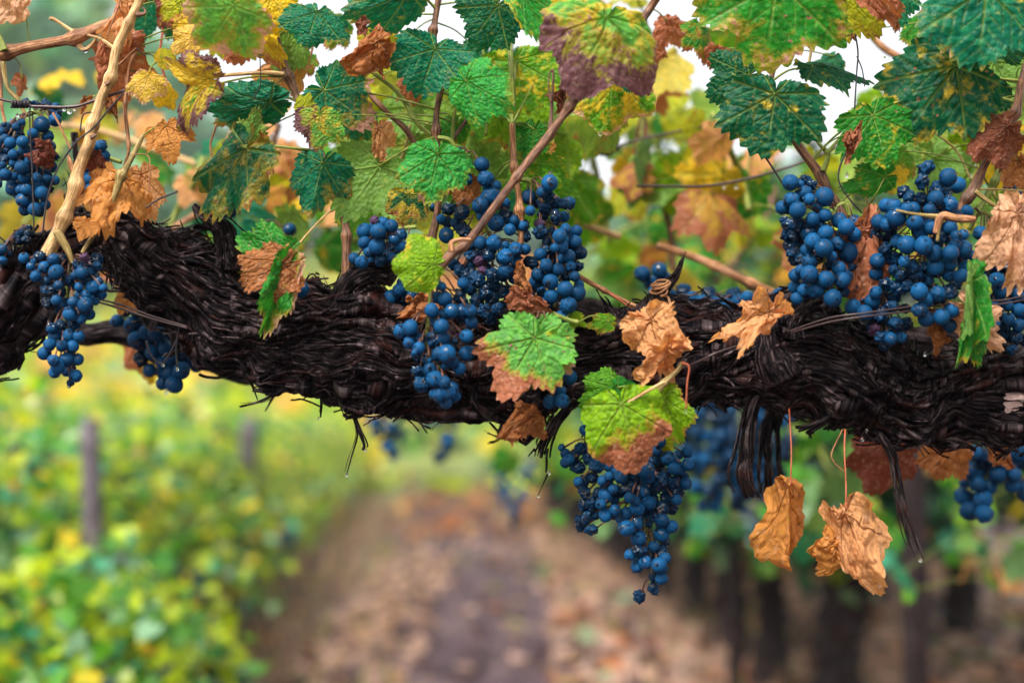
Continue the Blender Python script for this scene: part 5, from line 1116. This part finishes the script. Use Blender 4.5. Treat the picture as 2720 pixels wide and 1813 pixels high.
bunch('large two-armed bunch hanging clear below the trunk', Z14, [(205,533,20),(225,625,28),(250,605,32),(318,540,36,'w'),(300,650,38,'w'),(345,430,32),(410,640,38,'w'),(340,730,34,'w'),(305,735,28),(385,710,34,'w'),(450,730,30),(490,650,30),(430,600,34,'w'),(470,818,44),(535,680,34),(580,645,36,'w'),(560,710,38,'m'),(515,780,30),(550,800,30,'w'),(605,770,40,'w'),(490,705,28),(465,935,38),(525,905,32),(340,800,32,'w'),(340,880,36,'w'),(390,870,34,'w'),(355,945,34,'w'),(410,930,30,'w'),(320,1000,30,'w'),(380,1020,34,'w'),(310,960,22,'w'),(440,870,30),(360,600,30,'w'),(275,590,28,'w'),(420,800,28,'w'),(330,770,26,'w'),
      (790,500,34),(770,555,30),(950,563,33),(955,635,36,'m'),(945,748,35),(843,600,44),(800,610,40,'w'),(905,665,40),(870,660,34),(820,685,30,'w'),(710,670,48),(790,740,42,'w'),(720,710,40),(870,740,36,'w'),(930,710,30,'w'),(640,720,30,'w'),(687,800,46),(725,862,40),(655,895,42),(595,925,38),(590,1012,44),(655,985,34,'m'),(800,890,40,'w'),(840,830,36,'w'),(890,845,32),(860,900,32,'w'),(765,780,30,'w'),(730,930,34,'w'),(770,950,30,'w'),(805,965,38),(860,1003,38),(725,985,22,'w'),(800,1045,45),(663,1072,44),(752,1122,32),(820,1090,30,'w'),(612,1168,32),(670,1150,34,'w'),(800,1150,34,'w'),(820,1190,34),(705,1215,36,'m'),(655,1240,36,'m'),(785,1232,44),(750,1300,24,'w'),(800,1312,36,'m'),(753,1370,30,'w'),(667,1418,30,'w'),(610,830,30),(640,850,30),(765,1180,26,'w'),(880,790,30,'w'),(860,860,28,'w'),(680,740,30,'w'),(745,830,30,'w'),(840,780,30,'w')],
      y0=-.055, depth=.04, stem=[(1700, 1150), (1720, 1220), (1725, 1300), (1718, 1400), (1735, 1490)], fill=.45)
bunch('big bunch with a ragged shrivelled edge, standing against the blurred gap', Z19, [(402,190,46),(460,200,25),(495,175,28,'w'),(410,295,46),(355,340,40),(445,355,46),(490,255,42,'m'),(515,290,32),(604,275,52),(535,408,38),(608,385,38),(690,415,44),(735,455,48),(785,430,44),(510,490,46),(612,490,42),(535,540,46),(500,590,36),(600,580,52),(680,555,42),(745,605,56),(515,660,42),(640,680,34,'w'),(690,700,40),(515,735,50),(612,765,48),(710,770,46),(555,825,50),(775,805,38),(655,878,50),(715,840,34,'w'),(780,500,40),(650,630,30),(395,440,34,'w'),(440,440,34,'w'),(385,500,34,'w'),(430,500,34,'w'),(395,560,34,'w'),(440,560,34,'w'),(430,650,36,'w'),(420,610,32,'w'),(430,740,38),(430,810,38),(480,830,34),(440,880,34),(465,640,30,'w'),(470,460,30,'w'),(760,690,34,'w'),(740,740,30,'w'),(460,710,30),(530,200,26,'w'),(800,640,30,'w')],
      y0=-.07, depth=.045, stem=[(2262, 572), (2250, 540), (2228, 548), (2212, 590), (2200, 650), (2190, 720)], fill=.5)
bunch('tallest bunch, its top grapes rising above the rest, full and wide', Z19, [(1210,105,38,'w'),(1185,185,36,'w'),(1340,160,50),(1395,205,48),(1270,230,36,'w'),(1265,285,44),(1185,290,36,'w'),(1350,320,46),(1330,262,34,'w'),(970,325,40),(1015,330,44),(1075,245,38,'w'),(1110,275,34,'w'),(1095,345,34),(1130,350,42),(930,425,46),(1035,395,54),(975,440,36,'m'),(1142,425,46),(1175,475,50),(1240,455,44),(1350,460,44),(910,495,40,'w'),(1095,560,50),(1040,540,38),(1195,565,50),(1310,490,28),(1285,530,38,'w'),(1390,510,34),(1255,610,48),(1355,610,46),(1430,585,50),(1490,640,42),(1450,700,48),(1420,745,40),(920,655,44),(910,730,42),(970,590,38,'w'),(1020,640,36,'w'),(1080,660,34,'m'),(1120,690,34,'w'),(1025,715,36,'w'),(1155,745,40,'w'),(1265,690,46),(1350,670,42),(1220,775,36,'w'),(1345,740,38,'m'),(1415,745,38),(975,795,36,'w'),(1045,820,36,'w'),(1100,805,34,'w'),(1170,840,48),(1280,850,44,'m'),(1350,840,40,'w'),(1210,890,42),(1170,945,42),(1210,1000,46),(1302,990,46),(1350,1040,40),(1360,950,44),(1290,880,30,'w'),(1060,740,30,'w'),(1200,700,30,'w'),(1230,350,34),(1290,400,32),(1395,380,30,'w'),(1430,500,32),(1000,480,34,'w'),(1380,560,32)],
      y0=-.08, depth=.05, stem=[(2498, 600), (2470, 580), (2465, 640), (2460, 720)], fill=.55)
bunch('half-dried bunch drooping on the trunk under the tallest one', Z19, [(890,895,44),(775,930,46),(845,965,44),(910,845,36),(940,970,36,'w'),(1000,930,36,'w'),(920,1000,34,'w'),(1030,1030,40,'w'),(1090,1035,36,'w'),(955,1110,38,'w'),(905,1060,30,'p'),(1060,1110,34),(1000,1120,36),(960,1160,30,'w'),(830,890,12,'w'),(880,1040,28,'w'),(1020,880,32,'w'),(1080,940,32,'w')], y0=-.07, depth=.03, fill=.4)
bunch('bunch partly hidden by the buff leaf at the frame edge', Z19, [(1450,365,38),(1530,490,40),(1580,540,38),(1650,540,36),(1625,665,52),(1700,600,40),(1660,640,36),(1560,780,46),(1630,770,42,'m'),(1655,840,42),(1560,850,36),(1520,900,36),(1700,700,34,'w'),(1750,860,36),(1690,920,36),(1760,950,40),(1640,970,34,'w'),(1700,1000,36),(1760,1040,36),(1670,1090,36,'w'),(1740,1110,34,'w'),(1610,930,34),(1590,710,34,'w'),(1780,780,34),(1720,780,32),(1540,620,34,'w'),(1500,850,30),(1720,1180,30,'w'),(1790,880,34),(1800,1000,34),(1800,1120,30,'w'),(1680,1040,30,'w'),(1590,1000,30,'w'),(1620,1030,30)],
      y0=-.035, depth=.05, stem=[(2590, 572), (2620, 565), (2650, 600), (2640, 660), (2660, 720)], fill=.6)
bunch('scattered grapes high up by the frame edge', Z19, [(1705,215,36),(1705,175,30),(1770,260,30),(1720,290,30,'w'),(1740,380,32,'w'),(1780,400,30),(1790,330,28,'w')], y0=.06, depth=.02, fill=.2)
bunch('tapering bunch hanging off the end of the trunk, broken skins at its shoulders', Z1, [(208,278,44),(348,265,50,'w'),(465,290,48,'m'),(530,290,40,'w'),(268,350,36),(385,358,48),(312,435,48),(490,402,62),(405,480,44,'w'),(580,470,50,'w'),(505,515,38),(525,580,42,'w'),(490,645,44),(430,665,44,'w'),(395,560,40,'w'),(840,285,50,'w'),(735,275,34,'p'),(680,350,44,'w'),(705,408,50),(840,350,40,'w'),(650,430,36),(850,485,44),(808,535,56),(870,590,52),(895,540,36),(685,530,36),(690,600,40),(745,600,40),(635,660,44),(738,690,66),(775,765,48),(610,765,60),(705,805,44),(825,650,36),(790,620,30),(450,890,44),(528,865,42,'w'),(640,850,44,'w'),(475,965,54),(603,955,56),(685,957,46),(430,1030,52),(537,1040,48),(632,1045,50),(385,1105,56),(465,1165,48),(578,1160,60),(675,1157,48),(500,1225,56),(475,1270,46),(655,1298,54),(612,1362,28,'w'),(750,480,36,'w'),(780,400,36,'w'),(450,560,36,'w')],
      y0=-.085, depth=.03, stem=[(180, 690), (176, 740), (170, 800), (165, 860), (168, 960), (182, 1012)], fill=.3)
bunch('upper bunch hanging from the wire with dried strings across it', Z3, [(645,190,46),(190,425,50,'m'),(250,370,40),(75,440,60,'w'),(20,480,45),(485,395,88),(640,345,72),(555,535,66),(225,520,55,'w'),(380,500,58),(120,610,66),(60,560,50),(262,595,66),(385,600,42),(275,690,60),(155,740,58),(420,740,50),(345,820,56),(60,790,60,'w'),(20,700,40,'w'),(250,895,76),(60,975,66),(155,1000,50),(280,1010,68),(425,1010,54),(150,1130,84),(300,1145,60),(450,1125,68),(485,1190,76),(265,1270,78),(285,1380,66),(400,1375,70),(455,1400,56),(520,1320,60),(530,1030,60),(630,1040,56),(410,150,40,'w'),(310,135,40,'w'),(160,840,50),(30,870,45),(370,900,45),(560,720,50,'w'),(620,760,50,'w'),(540,960,46,'w'),(230,1150,50),(100,700,44,'w'),(420,860,40,'w'),(-40,620,60),(-30,760,56),(-20,900,50),(-30,1080,50)],
      y0=-.05, depth=.035, stem=[(65, 300), (95, 295), (110, 330), (90, 400)], fill=.5)
bunch('small bunch peeping out from behind the pale cane', Z3, [(1168,645,66),(1075,665,48),(1205,760,66),(1190,850,56,'w'),(1255,960,70),(1030,1045,74),(1055,1160,76),(960,1160,50),(1195,1095,68),(975,1230,40),(1100,740,50,'w'),(1230,900,50),(1110,950,46,'w'),(1000,900,46)], y0=-.02, depth=.03, stem=[(318, 428), (280, 415), (255, 405)], fill=.5)
bunch('tiny shrunken bunch beside the upright stub', Z1, [(200,50,34,'w'),(240,70,32,'w'),(230,120,34,'w'),(250,20,30,'w'),(270,60,26,'w'),(20,200,40),(60,200,36,'w'),(30,250,34,'w'),(75,150,26,'w'),(20,300,40),(70,240,30,'w'),(-20,240,40)], y0=-.03, depth=.015, fill=.2)
bunch('blurred bunch hanging under the back vine arm', (0, 0, 1), pack([(350, 845, 46, 26), (430, 950, 66, 44), (442, 985, 42, 48), (505, 945, 34, 34), (400, 900, 44, 25), (480, 850, 60, 24)], 19, 5, .1), y0=.085, depth=.03, fill=.4, group='bunches out of focus behind the trunk')
bunch('blurred bunch on top of the trunk next to the wrapped spur', (0, 0, 1), pack([(1790, 795, 62, 42), (1745, 735, 30, 24), (1700, 720, 18, 16)], 18, 6, .2), y0=.13, depth=.03, fill=.4, group='bunches out of focus behind the trunk')
bunch('blurred bunch lying along the trunk behind the tan dried leaf', (0, 0, 1), pack([(1930, 805, 70, 34), (2000, 815, 70, 34), (2070, 810, 40, 30), (1890, 790, 30, 20)], 19, 7, .3), y0=.10, depth=.03, fill=.4, group='bunches out of focus behind the trunk')
bunch('dark blurred bunch hanging under the trunk at the frame edge', (0, 0, 1), pack([(2620, 1240, 56, 50), (2600, 1320, 44, 50), (2610, 1360, 26, 28), (2700, 1260, 50, 60), (2540, 1240, 24, 24)], 22, 8, .1), y0=.2, depth=.04, fill=.4, group='bunches out of focus behind the trunk')
bunch('blurred pair of grapes above the pruned stub', (0, 0, 1), [(605, 545, 24), (612, 560, 18), (770, 610, 17), (590, 565, 16)], y0=.12, depth=.01, fill=0, group='bunches out of focus behind the trunk')
o = obj('fallen_grape', GME['b'][0], None, label='single dull grape stuck to the bark below the withered leaf', category='grape'); o.location = Vector(P(797, 768, -.075)); o.scale = (.0072,) * 3

# ------------------------------------------------------------------ wires, tendrils, strings
def line(name, label, cat, pts, w, mat, group=None, y=-.05, rough=.1, nodes=None, second=None):
    ps = [P(p[0], p[1], p[2] if len(p) > 2 else y) for p in pts]; m = MB()
    m.add(*tubeVF([q - ps[0] for q in ps], [w / 2 * S(y)] * len(ps), 7, max(24, len(ps) * 12), rough, int(ps[0][0] * 1000) % 50))
    if second:
        p2 = [P(p[0], p[1], p[2] if len(p) > 2 else y) for p in second]; m.add(*tubeVF([q - ps[0] for q in p2], [w / 2 * S(y)] * len(p2), 7, max(24, len(p2) * 12), rough, 5))
    o = m.build(name, mat, None, label=label, category=cat, group=group); o.location = Vector(ps[0]); return o
TW = 'trellis wires'
line('trellis_wire', 'knotted rusty wire crossing over the upper grape bunch', 'wire', [(-40, 254), (30, 270), (80, 282), (190, 284), (250, 268), (335, 240)], 8, WIRE, TW, y=-.07, rough=.3)
for q, (x, y_) in enumerate([(38, 272), (48, 280), (57, 281), (66, 283), (75, 281)]):
    pass
kx = []; 
for a in np.linspace(0, 6 * 2 * np.pi, 70): kx.append(P(30 + a * 1.3, 277 + 7.5 * math.cos(a), -.07) + np.array([0, .0028 * math.sin(a), 0]))
m = MB(); m.add(*tubeVF(kx, [.0011] * len(kx), 6, 300, .1)); m.build('tendril', CANE['black'], None, label='black tendril coiled tightly round the rusty wire', category='tendril')
line('trellis_wire', 'blurred wire crossing the gap beside the rust-coloured leaves', 'wire', [(1690, 494, .15), (1900, 491, .15), (2090, 445, .15), (2230, 385, .15), (2340, 290, .15), (2500, 240, .15)], 8, WIRE, TW, y=.15)
line('trellis_wire', 'blurred wire higher up in the gap, behind the diagonal cane', 'wire', [(1440, 405, .25), (1560, 412, .25), (1700, 370, .25), (1900, 330, .25)], 7, WIRE, TW, y=.25)
line('tendril', 'dark withered tendril mass clinging to the blurred wire', 'tendril', [(1470, 412, .24), (1500, 398, .25), (1530, 415, .24), (1570, 396, .25), (1600, 408, .24), (1640, 392, .25)], 16, CANE['black'], y=.25, rough=.6)
line('trellis_wire', 'doubled wire laid over the trunk under the half-dried bunch', 'wire', [(2096, 880, -.08), (2200, 845, -.1), (2290, 832, -.11), (2420, 815, -.1), (2500, 812, -.08)], 5.5, WIRE, TW, y=-.09, second=[(2098, 884, -.08), (2200, 856, -.1), (2285, 842, -.11), (2420, 826, -.1), (2500, 820, -.08)])
line('trellis_wire', 'wire running over the trunk between the two tan leaves', 'wire', [(1806, 980, -.06), (1850, 962, -.07), (1898, 939, -.075), (1960, 918, -.07), (2010, 905, -.06)], 6, WIRE, TW, y=-.07)
line('trellis_wire', 'doubled wire passing in front of the grapes at the frame edge', 'wire', [(2570, 796), (2650, 798), (2700, 790), (2740, 782)], 4.5, WIRE, TW, y=-.1, second=[(2575, 800), (2640, 808), (2700, 800), (2740, 790)])
line('trellis_wire', 'doubled wire stretched below the arch of the trunk', 'wire', [(255, 800), (330, 822), (400, 845), (500, 872)], 6, WIRE, TW, y=-.03, second=[(260, 793), (330, 812), (400, 838), (500, 868)])
ST = 'dried strings and tendrils'
for lab, pts, w in [("thin dark string hanging straight down over the upper bunch", [(80, 276), (79, 330), (84, 420), (87, 500), (90, 610)], 4.2),
                    ("dark string slanting behind the pale cane to the low bunch", [(330, 246), (290, 290), (250, 338), (215, 366), (188, 395), (150, 455), (124, 535), (113, 622)], 5),
                    ("short curved black tendril beside the pale cane", [(243, 298), (222, 304), (215, 330), (213, 352)], 4),
                    ("black tendril running down from the big spotted leaf", [(2272, 90), (2279, 140), (2276, 190), (2270, 290)], 4.5),
                    ("short forked black tendril under the spotted leaf", [(2276, 150), (2290, 185), (2297, 230)], 3.5),
                    ("S-shaped black tendril behind the rust-tipped leaf", [(2256, 388), (2232, 440), (2228, 480), (2250, 520), (2290, 566)], 5),
                    ("straight black twig dropping to the ragged bunch", [(2028, 410), (2055, 450), (2083, 495)], 5),
                    ("thin dark curve against the white sky", [(690, 145), (692, 200), (690, 230), (670, 268)], 3.2),
                    ("little curly hook in the white gap", [(700, 148), (672, 140), (650, 142), (648, 136), (654, 135)], 3.2),
                    ("red stalk leading off the corner above the folded rust leaf", [(284, 96), (300, 55), (322, -5)], 4),
                    ("thin wandering brown tendril near the arch of the trunk", [(345, 412), (390, 412), (400, 450), (396, 500), (420, 525)], 3),
                    ("black twig poking out beside the fan-veined orange leaf", [(388, 552), (420, 530), (472, 508)], 5),
                    ("thread-like tendril curled below the spotted leaf", [(2205, 125), (2225, 115), (2240, 100), (2262, 92), (2262, 86)], 3),
                    ("rusty thread hanging beside the pale tan leaf", [(2238, 1140), (2210, 1200), (2215, 1225), (2240, 1250)], 3.4),
                    ("dark stalk behind the curled brown leaf", [(2612, 385), (2640, 365), (2665, 350)], 5),
                    ("thin brown shoot hanging in front of the upper bunch", [(140, 300), (160, 335), (175, 370), (188, 396)], 6)]:
    line('tendril', lab, 'tendril', pts, w, CANE['black'] if not any(s in lab for s in ('red', 'rusty', 'brown tendril', 'brown shoot')) else CANE['orange'], ST, y=-.09 if pts[0][0] < 400 else -.07)
kx = []
for a in np.linspace(0, 3.2 * 2 * np.pi, 60): kx.append(P(1752 + 20 * math.cos(a + .4) + 4 * math.sin(a * 2.3), 748 + a * 1.5 + 11 * math.sin(a) , -.035) + np.array([0, -.008 * math.sin(a + 1.2) - .004, 0]))
kx += [P(1775, 790, -.045), P(1782, 822, -.05)]
m = MB(); m.add(*tubeVF(kx, [.0011] * len(kx), 6, 260, .05)); m.build('tendril', CANE['orange'], None, label='orange tendril wound round the upright spur', category='tendril')
fork = [(420, 880), (440, 895), (455, 905), (470, 890), (480, 870)]
line('tendril', 'forked black twig dripping in front of the blurred bunch', 'tendril', [(388, 905), (400, 940), (430, 965), (455, 930), (470, 900), (476, 865)], 5.5, CANE['black'], ST, y=-.02, second=[(470, 905), (468, 930), (471, 972)])

# ------------------------------------------------------------------ water drops
import bmesh
bm_ = bmesh.new(); bmesh.ops.create_uvsphere(bm_, u_segments=20, v_segments=14, radius=1.0)
DV = np.array([v.co[:] for v in bm_.verts]); DF = [[v.index for v in f.verts] for f in bm_.faces]; bm_.free()
DV[:, 2] = np.where(DV[:, 2] > 0, DV[:, 2] * (1 + .5 * DV[:, 2]), DV[:, 2]); DV[:, :2] *= np.where(DV[:, 2:] > .7, .8, 1)
dm = bpy.data.meshes.new('water_drop'); dm.from_pydata(DV.tolist(), [], DF); dm.materials.append(WATER)
for p_ in dm.polygons: p_.use_smooth = True
for x, y_, r, dy, where in [(183, 1026, 6, -.085, 'hanging from the lowest grape of the tapering bunch'), (433, 970, 5, -.02, 'at the bend of the forked black twig'), (471, 981, 5.5, -.02, 'at the tip of the forked black twig'),
        (443, 1040, 8, .16, 'under the blurred bunch by the back arm'), (846, 1112, 4, -.02, 'at the tip of the shortest hanging twig'), (971, 1196, 4.5, -.02, 'on the thicker fork of the dangling twig'), (921, 1262, 5, -.02, 'at the end of the thin dangling twig'),
        (1458, 1257, 6, -.02, 'on the long curved shred of bark'), (1430, 1317, 5, -.02, 'at the end of the hair below the curved shred'), (1822, 1093, 5.5, -.115, 'at the end of the red tendril over the trunk edge'), (2445, 1488, 6, -.02, 'at the tip of the tail of bark'),
        (2457, 942, 6, -.09, 'dangling under the tallest grape bunch'), (2290, 1168, 6, -.03, 'below the trunk beside the short stick'), (2302, 1144, 5, -.02, 'on the underside of the trunk'), (2336, 1556, 4, -.075, 'at the lowest point of the pale tan leaf'),
        (1924, 497, 7, .15, 'first on the blurred wire'), (1957, 497, 7, .15, 'second on the blurred wire'), (2249, 466, 8, .1, 'in the gap above the small flat leaf'), (1594, 357, 7, -.07, 'under the brown-rimmed rounded leaf'), (1281, 321, 5, -.06, 'hanging below the bright wet leaf'),
        (1546, 302, 6, -.07, 'on the edge of the brown-rimmed rounded leaf'), (170, 292, 6, -.07, 'first under the knotted wire'), (184, 298, 8, -.07, 'biggest under the knotted wire'), (197, 292, 5, -.07, 'last under the knotted wire'), (46, 308, 6, -.07, 'beside the coiled tendril'),
        (721, 217, 6, -.045, 'on the ragged tan leaf behind the cane'), (227, 136, 7, -.03, 'under the level orange cane'), (1462, 466, 10, -.062, 'capping the single top grape'), (1509, 560, 5, -.05, 'below the upper grapes of the tall bunch'), (2350, 155, 5, -.05, 'beneath the orange blurred cane'),
        (1725, 1236, 4.5, -.10, 'on a grape in the large hanging bunch'), (1697, 1294, 4.5, -.10, 'on the middle grapes of the large hanging bunch'), (1688, 1380, 5, -.10, 'on a lower grape of the large hanging bunch'), (226, 802, 6, -.12, 'on the plumpest grape of the tapering bunch'), (35, 740, 8, .1, 'blurred by the upright stub')]:
    o = obj('water_drop', dm, None, label=('clear water drop ' + where), category='water drop', group='rain drops on the vine'); o.location = Vector(P(x, y_, dy)); f = r * .8 * S(dy); o.scale = (f, f, f * 1.1)
# water beads added over the grapes to give small bright highlights

bt_ = bmesh.new(); bmesh.ops.create_icosphere(bt_, subdivisions=2, radius=1.0)
BV = np.array([v.co[:] for v in bt_.verts]); BF = np.array([[v.index for v in f.verts] for f in bt_.faces]); bt_.free()
wb = MB(); wg = np.random.default_rng(12)
for (p, r) in BEADS:
    for q in range(int(wg.integers(1, 4))):
        d = np.array([wg.normal() * .7, -abs(wg.normal()) * .8 - .25, abs(wg.normal()) * .9 + .1]); d /= np.linalg.norm(d); k = .0006 + .0009 * wg.random() ** 2
        wb.add(np.array(p) + d * (r + k * .2) + BV * k, BF)
wb.build('glint_beads', WATER, None, kind='stuff', label='tiny water beads added over the grapes for bright glints', category='rain beads')
